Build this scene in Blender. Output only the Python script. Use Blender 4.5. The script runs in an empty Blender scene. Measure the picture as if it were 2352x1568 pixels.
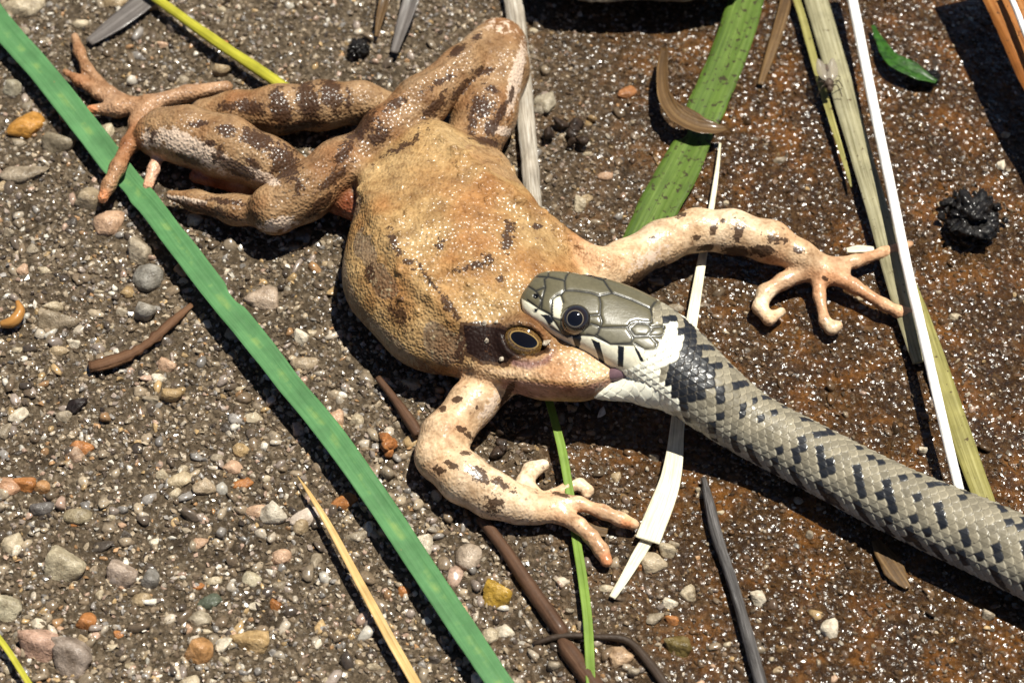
import bpy, math, random
import numpy as np
from mathutils import Vector, Matrix

rng = np.random.default_rng(11)
random.seed(11)
MM = 0.001
scene = bpy.context.scene
COL = scene.collection

# ------------------------------------------------------------------ camera
PITCH = math.radians(55.0)
DIST = 0.45
FRAME_W = 0.18
CAM = np.array([0.0, -DIST * math.cos(PITCH), DIST * math.sin(PITCH)])
FWD = np.array([0.0, math.cos(PITCH), -math.sin(PITCH)])
RIGHT = np.array([1.0, 0.0, 0.0])
UPV = np.array([0.0, math.sin(PITCH), math.cos(PITCH)])

cam_data = bpy.data.cameras.new('camera')
cam = bpy.data.objects.new('camera', cam_data)
COL.objects.link(cam)
cam.location = CAM
cam.rotation_euler = (math.pi / 2 - PITCH, 0, 0)
cam_data.sensor_width = 36
cam_data.lens = 36 * DIST / FRAME_W
cam_data.clip_start = 0.01
cam_data.clip_end = 60
cam_data.dof.use_dof = True
cam_data.dof.focus_distance = 0.438
cam_data.dof.aperture_fstop = 26.0
scene.camera = cam

# ------------------------------------------------------------------ world and sun
SUN_EL = math.radians(73)
SUN_DIR = np.array([0.84, 0.54, 0.0])
SUN_DIR = SUN_DIR / np.linalg.norm(SUN_DIR) * math.cos(SUN_EL)
SUN_DIR[2] = math.sin(SUN_EL)
world = bpy.data.worlds.new('World')
scene.world = world
world.use_nodes = True
wn = world.node_tree.nodes
wl = world.node_tree.links
wn.clear()
sky = wn.new('ShaderNodeTexSky')
sky.sky_type = 'NISHITA'
sky.sun_disc = False
sky.air_density = 0.5
sky.dust_density = 0.3
sky.sun_elevation = SUN_EL
sky.sun_rotation = math.atan2(SUN_DIR[0], SUN_DIR[1])
bg = wn.new('ShaderNodeBackground')
bg.inputs['Strength'].default_value = 0.05
wo = wn.new('ShaderNodeOutputWorld')
wl.new(sky.outputs[0], bg.inputs[0])
wl.new(bg.outputs[0], wo.inputs[0])

sun_data = bpy.data.lights.new('sun', 'SUN')
sun_data.energy = 5.0
sun_data.angle = math.radians(0.53)
sun_data.color = (1.0, 0.965, 0.87)
sun = bpy.data.objects.new('sun', sun_data)
COL.objects.link(sun)
sun.rotation_euler = Vector(SUN_DIR).to_track_quat('Z', 'Y').to_euler()
sun.location = tuple(SUN_DIR * 2)

scene.view_settings.view_transform = 'Standard'
scene.view_settings.look = 'None'
scene.view_settings.gamma = 1.0
scene.view_settings.exposure = 0.60
scene.render.engine = 'CYCLES'
scene.cycles.use_denoising = True
scene.cycles.use_adaptive_sampling = True
scene.cycles.adaptive_threshold = 0.03
scene.cycles.max_bounces = 4
scene.cycles.sample_clamp_indirect = 4.0
scene.cycles.caustics_reflective = False
scene.cycles.caustics_refractive = False

# ------------------------------------------------------------------ point helpers
def P(u, v, h):
    """a point at h mm above the ground datum, u v read off a 2352 x 1568 survey grid"""
    d = FWD * DIST + RIGHT * ((u - 1176) / 2352 * FRAME_W) + UPV * (-(v - 784) / 2352 * FRAME_W)
    t = (h * MM - CAM[2]) / d[2]
    return CAM + d * t

def proj(pts):
    r = np.asarray(pts) - CAM
    dep = r @ FWD
    u = 1176 + (r @ RIGHT) / dep * DIST / FRAME_W * 2352
    v = 784 - (r @ UPV) / dep * DIST / FRAME_W * 2352
    return u, v

def mpp(p):
    """metres for one survey unit at point p"""
    return FRAME_W / 2352 * float((np.asarray(p) - CAM) @ FWD) / DIST

def catmull(pts, n):
    pts = np.asarray(pts, float)
    K = len(pts)
    seg = np.linalg.norm(np.diff(pts[:, :3], axis=0), axis=1) ** 0.5 + 1e-9
    t = np.concatenate([[0], np.cumsum(seg)])
    m = np.zeros_like(pts)
    for i in range(K):
        a = max(i - 1, 0); b = min(i + 1, K - 1)
        m[i] = (pts[b] - pts[a]) / (t[b] - t[a])
    tt = np.linspace(0, t[-1], n)
    k = np.clip(np.searchsorted(t, tt, side='right') - 1, 0, K - 2)
    h = (t[k + 1] - t[k])
    x = ((tt - t[k]) / h)[:, None]
    h = h[:, None]
    return ((2 * x**3 - 3 * x**2 + 1) * pts[k] + (x**3 - 2 * x**2 + x) * h * m[k]
            + (-2 * x**3 + 3 * x**2) * pts[k + 1] + (x**3 - x**2) * h * m[k + 1])

def vnoise(x, y, seed=0):
    """smooth 2-D value noise"""
    xi = np.floor(x).astype(np.int64); yi = np.floor(y).astype(np.int64)
    xf = x - xi; yf = y - yi
    xf = xf * xf * (3 - 2 * xf); yf = yf * yf * (3 - 2 * yf)
    def h(a, b):
        n = (a * 374761393 + b * 668265263 + seed * 1442695041) & 0x7fffffff
        n = ((n ^ (n >> 13)) * 1274126177) & 0x7fffffff
        return ((n ^ (n >> 16)) & 0xffff) / 65535.0
    return ((h(xi, yi) * (1 - xf) + h(xi + 1, yi) * xf) * (1 - yf)
            + (h(xi, yi + 1) * (1 - xf) + h(xi + 1, yi + 1) * xf) * yf)

def fbm(x, y, seed=0, octs=3):
    s = 0; a = 0.5
    for k in range(octs):
        s = s + a * (vnoise(x, y, seed + k * 17) - 0.5) * 2
        x = x * 2.03 + 7.1; y = y * 2.03 - 3.3; a *= 0.5
    return s

def smooth(e0, e1, x):
    t = np.clip((x - e0) / (e1 - e0), 0, 1)
    return t * t * (3 - 2 * t)

# ------------------------------------------------------------------ mesh helpers
def tag(o, label=None, cat=None, group=None, kind=None):
    if label: o['label'] = label
    if cat: o['category'] = cat
    if group: o['group'] = group
    if kind: o['kind'] = kind
    return o

def build(name, V, F, mat, parent=None, smooth_shade=True, attrs=None, base=True):
    """one mesh object; V in metres (world), F an (n,k) array or a list of such arrays"""
    V = np.asarray(V, float)
    if not isinstance(F, list): F = [F]
    F = [np.asarray(f, np.int64) for f in F if len(f)]
    org = np.zeros(3)
    if base:
        org = np.array([(V[:, 0].min() + V[:, 0].max()) / 2, (V[:, 1].min() + V[:, 1].max()) / 2, V[:, 2].min()])
    me = bpy.data.meshes.new(name)
    me.vertices.add(len(V))
    me.vertices.foreach_set('co', (V - org).astype(np.float32).ravel())
    nl = sum(f.size for f in F); nf = sum(len(f) for f in F)
    me.loops.add(nl); me.polygons.add(nf)
    me.loops.foreach_set('vertex_index', np.concatenate([f.ravel() for f in F]).astype(np.int32))
    tot = np.concatenate([np.full(len(f), f.shape[1]) for f in F])
    me.polygons.foreach_set('loop_start', np.concatenate([[0], np.cumsum(tot)[:-1]]).astype(np.int32))
    me.polygons.foreach_set('use_smooth', np.full(nf, smooth_shade))
    me.update(calc_edges=True)
    for k, a in (attrs or {}).items():
        a = np.asarray(a, np.float32)
        if a.ndim == 1:
            me.attributes.new(k, 'FLOAT', 'POINT').data.foreach_set('value', a)
        elif k == 'Col':
            c = np.ones((len(a), 4), np.float32); c[:, :3] = a
            me.color_attributes.new(k, 'FLOAT_COLOR', 'POINT').data.foreach_set('color', c.ravel())
        else:
            me.attributes.new(k, 'FLOAT_VECTOR', 'POINT').data.foreach_set('vector', a.ravel())
    if mat: me.materials.append(mat)
    o = bpy.data.objects.new(name, me)
    COL.objects.link(o)
    o.location = org
    if parent is not None:
        o.parent = parent
        o.location = org - np.array(parent.location)
    return o

def sweep(C, sec, closed_ends=True):
    """C (n,3) centres, sec (n,m,2) section offsets in metres along side / normal. gives V, F, crd"""
    n, m = sec.shape[:2]
    T = np.gradient(C, axis=0); T /= np.linalg.norm(T, axis=1)[:, None]
    S = np.cross(T, [0, 0, 1.0]); S /= np.linalg.norm(S, axis=1)[:, None] + 1e-12
    Nn = np.cross(S, T)
    V = C[:, None] + S[:, None] * sec[..., :1] + Nn[:, None] * sec[..., 1:]
    i = np.arange(n - 1)[:, None]; j = np.arange(m)[None]
    F = np.stack([i * m + j, i * m + (j + 1) % m, (i + 1) * m + (j + 1) % m, (i + 1) * m + j], -1).reshape(-1, 4)
    L = np.concatenate([[0], np.cumsum(np.linalg.norm(np.diff(C, axis=0), axis=1))])
    crd = np.zeros((n, m, 3)); crd[..., 0] = sec[..., 0]; crd[..., 1] = L[:, None]; crd[..., 2] = sec[..., 1]
    V = V.reshape(-1, 3); crd = crd.reshape(-1, 3)
    Fs = [F]
    if closed_ends:
        c0 = len(V)
        V = np.vstack([V, C[:1], C[-1:]]); crd = np.vstack([crd, crd[:1], crd[-1:]])
        jj = np.arange(m)
        Fs.append(np.stack([np.full(m, c0), (jj + 1) % m, jj], -1))
        b = (n - 1) * m
        Fs.append(np.stack([np.full(m, c0 + 1), b + jj, b + (jj + 1) % m], -1))
    return V, Fs, crd

# ------------------------------------------------------------------ material helpers
class MT:
    def __init__(s, name):
        s.m = bpy.data.materials.new(name); s.m.use_nodes = True
        s.nt = s.m.node_tree; s.N = s.nt.nodes; s.L = s.nt.links
        s.b = s.N['Principled BSDF']
    def node(s, t, **kw):
        n = s.N.new(t)
        for k, v in kw.items(): setattr(n, k, v)
        return n
    def put(s, sock, val):
        if hasattr(val, 'is_linked') or isinstance(val, bpy.types.NodeSocket): s.L.new(val, sock)
        elif isinstance(val, (tuple, list)) and len(val) == 3 and sock.type == 'RGBA': sock.default_value = (*val, 1)
        else: sock.default_value = val
    def obj(s): return s.node('ShaderNodeTexCoord').outputs['Object']
    def attr(s, name, out='Color'):
        return s.node('ShaderNodeAttribute', attribute_name=name).outputs[out]
    def scale(s, vec, sc):
        n = s.node('ShaderNodeMapping'); s.L.new(vec, n.inputs['Vector']); n.inputs['Scale'].default_value = sc
        return n.outputs[0]
    def noise(s, vec, sc, det=3.0, rough=0.55, dist=0.0):
        n = s.node('ShaderNodeTexNoise'); s.L.new(vec, n.inputs['Vector'])
        n.inputs['Scale'].default_value = sc; n.inputs['Detail'].default_value = det
        n.inputs['Roughness'].default_value = rough; n.inputs['Distortion'].default_value = dist
        return n.outputs['Fac']
    def voro(s, vec, sc, feat='F1', out='Distance', rnd=1.0):
        n = s.node('ShaderNodeTexVoronoi', feature=feat); s.L.new(vec, n.inputs['Vector'])
        n.inputs['Scale'].default_value = sc; n.inputs['Randomness'].default_value = rnd
        return n.outputs[out]
    def ramp(s, fac, stops, interp='LINEAR'):
        n = s.node('ShaderNodeValToRGB'); n.color_ramp.interpolation = interp
        e = n.color_ramp.elements
        while len(e) < len(stops): e.new(0.5)
        for el, (p, c) in zip(e, stops):
            el.position = p
            el.color = (c, c, c, 1) if not isinstance(c, (tuple, list)) else (*c, 1)
        s.put(n.inputs[0], fac)
        return n.outputs[0]
    def mix(s, f, a, b, blend='MIX'):
        n = s.node('ShaderNodeMix', data_type='RGBA', blend_type=blend)
        s.put(n.inputs[0], f); s.put(n.inputs[6], a); s.put(n.inputs[7], b)
        return n.outputs[2]
    def math(s, op, a, b=0.0, c=None):
        n = s.node('ShaderNodeMath', operation=op); s.put(n.inputs[0], a); s.put(n.inputs[1], b)
        if c is not None: s.put(n.inputs[2], c)
        return n.outputs[0]
    def step(s, x, e0, e1):
        n = s.node('ShaderNodeMapRange', interpolation_type='SMOOTHSTEP'); s.put(n.inputs[0], x)
        n.inputs[1].default_value = e0; n.inputs[2].default_value = e1
        return n.outputs[0]
    def film(s, co, sc, rho, prev=None, extra=None, amt=None):
        """beads of water: rounded cells of curvature radius rho (m), sc cells per metre"""
        d = s.voro(co, sc)
        h = s.math('MULTIPLY', s.math('MULTIPLY', d, d), -1.0)
        if amt is not None: h = s.math('MULTIPLY', h, amt)
        if extra is not None: h = s.math('ADD', h, extra)
        return s.bump(h, 1 / (2 * rho * sc * sc), 1.0, prev)
    def bump(s, h, dist, strength=1.0, prev=None):
        n = s.node('ShaderNodeBump'); s.put(n.inputs['Height'], h)
        n.inputs['Distance'].default_value = dist; n.inputs['Strength'].default_value = strength
        if prev is not None: s.L.new(prev, n.inputs['Normal'])
        return n.outputs[0]
    def set(s, **kw):
        names = {'color': 'Base Color', 'rough': 'Roughness', 'normal': 'Normal', 'spec': 'Specular IOR Level', 'coat': 'Coat Weight',
                 'coat_rough': 'Coat Roughness', 'coat_normal': 'Coat Normal', 'sss': 'Subsurface Weight', 'trans': 'Transmission Weight',
                 'alpha': 'Alpha', 'ior': 'IOR', 'sheen': 'Sheen Weight'}
        for k, v in kw.items(): s.put(s.b.inputs[names[k]], v)
        return s.m
    def sss(s, w, rad_mm, col=(1, .45, .25)):
        s.b.inputs['Subsurface Weight'].default_value = w
        s.b.inputs['Subsurface Radius'].default_value = col
        s.b.inputs['Subsurface Scale'].default_value = rad_mm * MM

# ================================================================== GROUND
def wetness(x, y):
    """0 on the grey gravel (left), 1 on the rusty wet mud (right); metres"""
    u, v = proj(np.stack([x, y, np.zeros_like(x)], -1))
    w = (u - 1180 + 0.10 * (784 - v)) / 700.0
    w = w + 0.35 * fbm(x * 45, y * 45, 3)
    return smooth(-0.35, 0.75, w)

def gh(x, y):
    """ground height in metres"""
    z = 0.9 * fbm(x * 28, y * 28, 5, 2) + 0.32 * fbm(x * 160, y * 160, 9, 3)
    fall = 1 / (1 + (np.hypot(x, y) / 1.2) ** 2)
    return z * MM * fall - 0.45 * MM

def axis(lo, hi, st, far):
    c = np.arange(lo, hi + st * .5, st)
    g = [st]
    while sum(g) < far: g.append(g[-1] * 1.28)
    g = np.cumsum(g)
    return np.concatenate([lo - g[::-1], c, hi + g])

gx = axis(-0.125, 0.125, 0.00055, 6.0)
gy = axis(-0.105, 0.120, 0.00055, 6.0)
GX, GY = np.meshgrid(gx, gy, indexing='ij')
GZ = gh(GX, GY)
gi = np.arange(len(gx) - 1)[:, None]; gj = np.arange(len(gy) - 1)[None]; ny = len(gy)
GF = np.stack([gi * ny + gj, (gi + 1) * ny + gj, (gi + 1) * ny + gj + 1, gi * ny + gj + 1], -1).reshape(-1, 4)
m = MT('wet_sand')
co = m.obj()
wet = m.attr('wet', 'Fac')
n1 = m.noise(co, 900, 5, .6); n2 = m.noise(co, 110, 4, .6); n3 = m.noise(co, 2600, 3, .6)
grey = m.ramp(n1, [(.25, (.028, .020, .012)), (.5, (.080, .058, .036)), (.72, (.19, .145, .098))])
rust = m.ramp(n1, [(.25, (.012, .006, .0025)), (.5, (.045, .022, .008)), (.75, (.105, .058, .023))])
orange = m.ramp(n1, [(.25, (.036, .014, .003)), (.55, (.135, .054, .012)), (.8, (.21, .095, .027))])
rust = m.mix(m.step(n2, .46, .66), rust, orange)
gc = m.mix(wet, grey, rust)
gc = m.mix(m.math('MULTIPLY', m.step(m.noise(co, 60, 3), .56, .70), .6), gc, (.016, .010, .006))
hb = m.math('ADD', m.math('MULTIPLY', m.voro(co, 1250), .7), m.math('MULTIPLY', n3, .6))
bn = m.bump(hb, .0009, .9)
bn2 = m.film(co, 640, .0017, extra=m.math('MULTIPLY', m.noise(co, 1400, 2, .5), .30))
patch = m.ramp(m.noise(co, 130, 4, .65), [(.34, .15), (.60, 1.0)])
rr = m.math('MULTIPLY_ADD', wet, -.18, .40)
M_GROUND = m.set(color=gc, spec=.12, rough=rr, normal=bn, coat=m.math('MULTIPLY', m.math('MULTIPLY_ADD', wet, .85, .15), patch), coat_rough=.2, coat_normal=bn2)
ground = build('ground', np.stack([GX, GY, GZ], -1).reshape(-1, 3), GF, M_GROUND,
               attrs={'wet': wetness(GX.ravel(), GY.ravel())}, base=False)
tag(ground, kind='structure')

# ------------------------------------------------------------------ sand grains (nobody could count them)
def ico(sub):
    t = (1 + 5 ** .5) / 2
    v = [(-1, t, 0), (1, t, 0), (-1, -t, 0), (1, -t, 0), (0, -1, t), (0, 1, t), (0, -1, -t), (0, 1, -t), (t, 0, -1), (t, 0, 1), (-t, 0, -1), (-t, 0, 1)]
    f = [(0, 11, 5), (0, 5, 1), (0, 1, 7), (0, 7, 10), (0, 10, 11), (1, 5, 9), (5, 11, 4), (11, 10, 2), (10, 7, 6), (7, 1, 8),
         (3, 9, 4), (3, 4, 2), (3, 2, 6), (3, 6, 8), (3, 8, 9), (4, 9, 5), (2, 4, 11), (6, 2, 10), (8, 6, 7), (9, 8, 1)]
    v = [np.array(a) / np.linalg.norm(a) for a in v]
    for _ in range(sub):
        cache = {}; nf = []
        def mid(a, b):
            k = (min(a, b), max(a, b))
            if k not in cache:
                p = v[a] + v[b]; v.append(p / np.linalg.norm(p)); cache[k] = len(v) - 1
            return cache[k]
        for a, b, c in f:
            ab, bc, ca = mid(a, b), mid(b, c), mid(c, a)
            nf += [(a, ab, ca), (b, bc, ab), (c, ca, bc), (ab, bc, ca)]
        f = nf
    return np.array(v), np.array(f)

def stone_dirs(D, nplanes, r, soft=9.0):
    """faceted, rounded stone radius along unit directions D"""
    n = r.normal(size=(nplanes, 3)); n /= np.linalg.norm(n, axis=1)[:, None]
    o = r.uniform(.62, 1.0, nplanes)
    c = np.clip(D @ n.T, 1e-3, None)
    inv = ((c / o) ** soft).sum(1) ** (1 / soft)
    return 1 / np.maximum(inv, .6)

PAL = np.array([(.36, .285, .195), (.26, .20, .135), (.18, .130, .082), (.115, .080, .050), (.46, .39, .30), (.62, .57, .48),
                (.075, .055, .04), (.035, .026, .022), (.36, .20, .09), (.42, .28, .13), (.30, .24, .20), (.24, .22, .20), (.40, .27, .20)])
PALW = np.array([14, 16, 18, 16, 8, 4, 10, 6, 3, 4, 8, 8, 4.0]); PALW /= PALW.sum()

def rand_rot(n):
    q = rng.normal(size=(n, 4)); q /= np.linalg.norm(q, axis=1)[:, None]
    w, x, y, z = q.T
    return np.stack([np.stack([1 - 2 * (y*y + z*z), 2 * (x*y - z*w), 2 * (x*z + y*w)], -1),
                     np.stack([2 * (x*y + z*w), 1 - 2 * (x*x + z*z), 2 * (y*z - x*w)], -1),
                     np.stack([2 * (x*z - y*w), 2 * (y*z + x*w), 1 - 2 * (x*x + y*y)], -1)], -2)

def grains(name, n, sub, rmin, rmax, power, mat, label, flat, sink=(.1, .6), dens=None, squash=.85, tone=1.0):
    x = rng.uniform(-.14, .14, n); y = rng.uniform(-.112, .14, n)
    if dens is not None:
        k = rng.uniform(size=n) < dens(x, y); x = x[k]; y = y[k]; n = len(x)
    bv, bf = ico(sub)
    vari = np.stack([bv * stone_dirs(bv, 9, rng, 7.0)[:, None] for _ in range(24)])
    kk = rng.integers(0, 24, n)
    r = rmin * (rmax / rmin) ** (rng.uniform(size=n) ** power) * (1 - .22 * wetness(x, y))
    sc = r[:, None] * np.stack([rng.uniform(.8, 1.3, n), rng.uniform(.65, 1.1, n), rng.uniform(.55, .95, n)], -1)
    V = np.einsum('nij,nvj->nvi', rand_rot(n), vari[kk] * sc[:, None])
    V[..., 2] *= squash
    z = gh(x, y) + r * rng.uniform(sink[0], sink[1], n) * .6
    V += np.stack([x, y, z], -1)[:, None]
    F = (bf[None] + (np.arange(n) * len(bv))[:, None, None]).reshape(-1, 3)
    c = PAL[rng.choice(len(PAL), n, p=PALW)]
    w = wetness(x, y)[:, None]
    c = (c * .80 + .20 * np.array([.165, .125, .082])) * rng.uniform(.65, 1.2, (n, 1)) * tone
    mud = np.array([.070, .033, .011])
    pick = (rng.uniform(size=(n, 1)) < .82)
    c = c * (1 - w * .82 * pick) + mud * rng.uniform(.35, 1.5, (n, 1)) * w * .82 * pick
    return tag(build(name, V.reshape(-1, 3), F, mat, smooth_shade=not flat,
                     attrs={'Col': np.repeat(c, len(bv), 0), 'wet': np.repeat(w[:, 0], len(bv))}, base=False), label, cat='sand' if 'fine' in name else 'gravel', kind='stuff')

m = MT('grain')
co = m.obj(); wet = m.attr('wet', 'Fac')
gn = m.noise(co, 2200, 3, .6)
c = m.mix(1.0, m.attr('Col'), m.ramp(gn, [(.2, .55), (.6, 1.15)]), 'MULTIPLY')
bn = m.bump(gn, .00012, .8)
M_GRAIN = m.set(color=c, spec=.12, rough=m.math('MULTIPLY_ADD', wet, -.16, .40), normal=bn,
                coat=m.math('MULTIPLY_ADD', wet, -.25, .95), coat_rough=.2)
grains('fine_sand', 82000, 0, .00024, .00062, 1.3, M_GRAIN, 'fine wet sand grains covering the whole bank', True,
       dens=lambda x, y: 1 - .35 * wetness(x, y))
grains('gravel', 16000, 1, .00055, .0014, 2.2, M_GRAIN, 'small mixed gravel bits scattered through the wet sand', False, (-.45, .35),
       dens=lambda x, y: (1 - .80 * wetness(x, y)) * (.42 + .58 * smooth(.045, -.02, y)))
grains('mud_crumbs', 6000, 0, .00045, .00105, 1.6, M_GRAIN, 'flat wet mud crumbs glinting over the rusty bank', True, (-.3, .3),
       dens=lambda x, y: .12 + .88 * wetness(x, y), squash=.42, tone=.6)

# ================================================================== FROG (one continuous skin grown from a distance field)
VOX = 0.00032
FO = np.array([-0.088, -0.052, -0.0015]); FHI = np.array([0.082, 0.082, 0.0300])
FS = np.ceil((FHI - FO) / VOX).astype(int) + 1
FIELD = np.full(FS, 0.02, np.float32)
GROUPS = []          # (name, prims) kept for colouring

def seg_dist(p, a, b, ra, rb, flat):
    d = p - a; e = b - a
    dz = np.array([1, 1, 1 / flat])
    ee = float((e * e).sum()) + 1e-12
    t = np.clip((d @ e) / ee, 0, 1)
    q = (d - t[..., None] * e) * dz
    r = ra + (rb - ra) * t
    return np.sqrt((q * q).sum(-1)) - r, t

def smin(a, b, k):
    h = np.maximum(k - np.abs(a - b), 0) / k
    return np.minimum(a, b) - h * h * k * 0.25

def chain(pts, flat=1.0):
    """pts: (u, v, height mm, radius in survey units) -> primitive list"""
    out = []
    q = []
    for (u, v, h, r) in pts:
        c = P(u, v, h); q.append((c, r * mpp(c)))
    if len(q) == 1: q = q * 2
    for (a, ra), (b, rb) in zip(q[:-1], q[1:]): out.append((a, b, ra, rb, flat))
    return out

def block(lo, hi):
    i0 = np.clip(np.floor((lo - FO) / VOX).astype(int), 0, FS); i1 = np.clip(np.ceil((hi - FO) / VOX).astype(int) + 1, 0, FS)
    sl = tuple(slice(a, b) for a, b in zip(i0, i1))
    ax = [FO[k] + VOX * np.arange(i0[k], i1[k]) for k in range(3)]
    return sl, ax

def eval_prims(prims, ax, k):
    X = np.stack(np.meshgrid(*ax, indexing='ij'), -1)
    D = np.full(X.shape[:3], 0.02, np.float32)
    for (a, b, ra, rb, fl) in prims:
        R = max(ra, rb) + 0.005
        lo = np.minimum(a, b) - R; hi = np.maximum(a, b) + R
        s = tuple(slice(*np.searchsorted(ax[i], [lo[i], hi[i]])) for i in range(3))
        if any(q.start >= q.stop for q in s): continue
        d, _ = seg_dist(X[s], a, b, ra, rb, fl)
        D[s] = smin(D[s], d.astype(np.float32), k)
    return D

def add_group(name, prims, k_in, k_out, keep=True):
    lo = np.min([np.minimum(p[0], p[1]) - max(p[2], p[3]) for p in prims], 0) - .004
    hi = np.max([np.maximum(p[0], p[1]) + max(p[2], p[3]) for p in prims], 0) + .004
    sl, ax = block(lo, hi)
    D = eval_prims(prims, ax, k_in)
    FIELD[sl] = smin(FIELD[sl], D, k_out)
    if keep: GROUPS.append((name, prims))

def surf(u, v, h0=26):
    """first skin point met below survey position u, v"""
    a = P(u, v, h0); b = P(u, v, -1)
    t = np.linspace(0, 1, 700)[:, None]
    q = a + (b - a) * t
    idx = np.clip(np.round((q - FO) / VOX).astype(int), 0, FS - 1)
    d = FIELD[idx[:, 0], idx[:, 1], idx[:, 2]]
    k = np.argmax(d < 0)
    return q[k] if d[k] < 0 else None

BODY = []
BODY += chain([(905, 415, 7.6, 88), (985, 400, 9.0, 118), (1085, 405, 7.6, 92)], .62)
BODY += chain([(985, 390, 9.0, 108), (1015, 500, 9.3, 196), (1042, 590, 9.6, 226), (1105, 665, 9.2, 214), (1170, 715, 8.8, 190)], .53)
BODY += chain([(955, 640, 6.6, 165), (1010, 720, 6.6, 150)], .62)
BODY += chain([(1170, 715, 9.0, 178), (1235, 752, 9.4, 148), (1300, 792, 9.6, 118), (1360, 826, 10.0, 84)], .45)
BODY += chain([(1165, 798, 9.2, 88), (1260, 838, 11.0, 66), (1330, 850, 11.6, 52), (1385, 846, 10.8, 36)], .8)
BODY += chain([(975, 335, 10.6, 40), (985, 318, 10.4, 30)], 1)          # vent
add_group('body', BODY, .0042, .001)
add_group('belly', chain([(960, 560, 4.0, 120), (1060, 720, 4.0, 120)], .5), .003, .004)

# arms: A reaches away over the mud, B is bent towards the gravel
ARM_A = chain([(1372, 640, 8.0, 58), (1430, 606, 7.6, 50), (1520, 556, 7.0, 47), (1600, 528, 6.6, 46), (1680, 532, 6.2, 48), (1770, 556, 5.6, 46),
               (1838, 588, 4.6, 33), (1872, 606, 3.8, 30)])
add_group('arm', ARM_A, .0018, .0016)
HAND_A = (chain([(1855, 600, 3.6, 30), (1895, 624, 3.2, 33), (1930, 622, 3.0, 24)], .75)
          + chain([(1905, 610, 3.2, 20), (1965, 600, 2.8, 14), (2030, 580, 2.4, 12), (2072, 566, 2.2, 11), (2092, 560, 2.0, 8)])
          + chain([(1915, 632, 3.2, 21), (1960, 656, 2.9, 15), (2030, 700, 2.4, 13), (2066, 717, 2.0, 13), (2090, 716, 1.9, 11)])
          + chain([(1880, 636, 3.2, 20), (1882, 680, 2.6, 13), (1894, 738, 1.9, 12), (1910, 756, 1.7, 12), (1924, 748, 1.8, 13)])
          + chain([(1850, 625, 3.2, 22), (1800, 645, 2.9, 18), (1757, 672, 2.5, 18), (1745, 706, 2.0, 16), (1766, 733, 1.8, 13), (1795, 716, 1.9, 11)]))
add_group('hand', HAND_A, .0011, .0011)
ARM_B = chain([(1145, 868, 6.8, 52), (1085, 925, 6.2, 52), (1022, 1003, 5.4, 55), (1010, 1048, 5.0, 54), (1066, 1098, 4.7, 57), (1130, 1136, 4.2, 52), (1190, 1158, 3.6, 42), (1232, 1168, 3.2, 36)])
add_group('arm', ARM_B, .0016, .0014)
HAND_B = (chain([(1225, 1166, 3.2, 35), (1285, 1168, 2.8, 33)], .8)
          + chain([(1285, 1152, 3.4, 22), (1330, 1156, 3.5, 15), (1385, 1175, 3.2, 15), (1425, 1192, 2.6, 15), (1455, 1204, 2.2, 14)])
          + chain([(1290, 1182, 3.0, 22), (1330, 1206, 3.4, 17), (1358, 1232, 3.0, 16), (1380, 1262, 2.2, 16), (1393, 1288, 1.8, 15)]))
add_group('hand', HAND_B, .0011, .0011)
THUMB_B = (chain([(1222, 1136, 2.8, 24), (1205, 1108, 2.4, 19), (1220, 1080, 2.2, 19), (1248, 1068, 2.4, 15)])
           + chain([(1262, 1140, 2.4, 16), (1300, 1122, 2.0, 12), (1332, 1112, 1.8, 13), (1350, 1126, 1.7, 12), (1346, 1138, 1.5, 10)]))
add_group('pale', THUMB_B, .001, .001)

# hind legs
THIGH_R = chain([(1082, 345, 5.6, 66), (1112, 260, 5.8, 72), (1142, 160, 5.6, 70), (1146, 106, 5.6, 65)])
add_group('leg', THIGH_R, .002, .0006)
SHIN_R = chain([(1122, 92, 8.4, 40), (1060, 158, 10.4, 48), (966, 238, 11.0, 59), (884, 306, 10.6, 56), (838, 345, 10.0, 42)])
add_group('leg', SHIN_R, .002, .0003)
THIGH_L = chain([(850, 335, 8.6, 48), (780, 382, 8.6, 60), (700, 442, 7.8, 63), (632, 480, 6.8, 61)])
add_group('leg', THIGH_L, .002, .0007)
SPUR = chain([(640, 490, 5.2, 40), (540, 482, 4.6, 32), (450, 462, 3.8, 22), (392, 448, 3.2, 12)])
add_group('leg', SPUR, .002, .0012)
UNDER = chain([(760, 440, 5.0, 45), (820, 470, 5.0, 40)])
add_group('inner', UNDER, .002, .0006)
SHIN_L = chain([(700, 392, 5.6, 30), (620, 378, 6.6, 60), (520, 338, 7.0, 70), (430, 312, 6.6, 66), (374, 306, 5.6, 54), (352, 312, 5.0, 42)])
add_group('leg', SHIN_L, .002, .0004)
INNER_L = chain([(690, 435, 2.6, 22), (560, 425, 2.4, 22), (450, 405, 2.0, 16)])
add_group('inner', INNER_L, .002, .0004)
TARSUS = chain([(885, 246, 4.4, 38), (830, 236, 5.2, 46), (740, 242, 5.4, 54), (640, 252, 5.2, 54), (540, 256, 4.4, 44), (470, 260, 3.6, 34)])
add_group('leg', TARSUS, .002, .0005)
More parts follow.
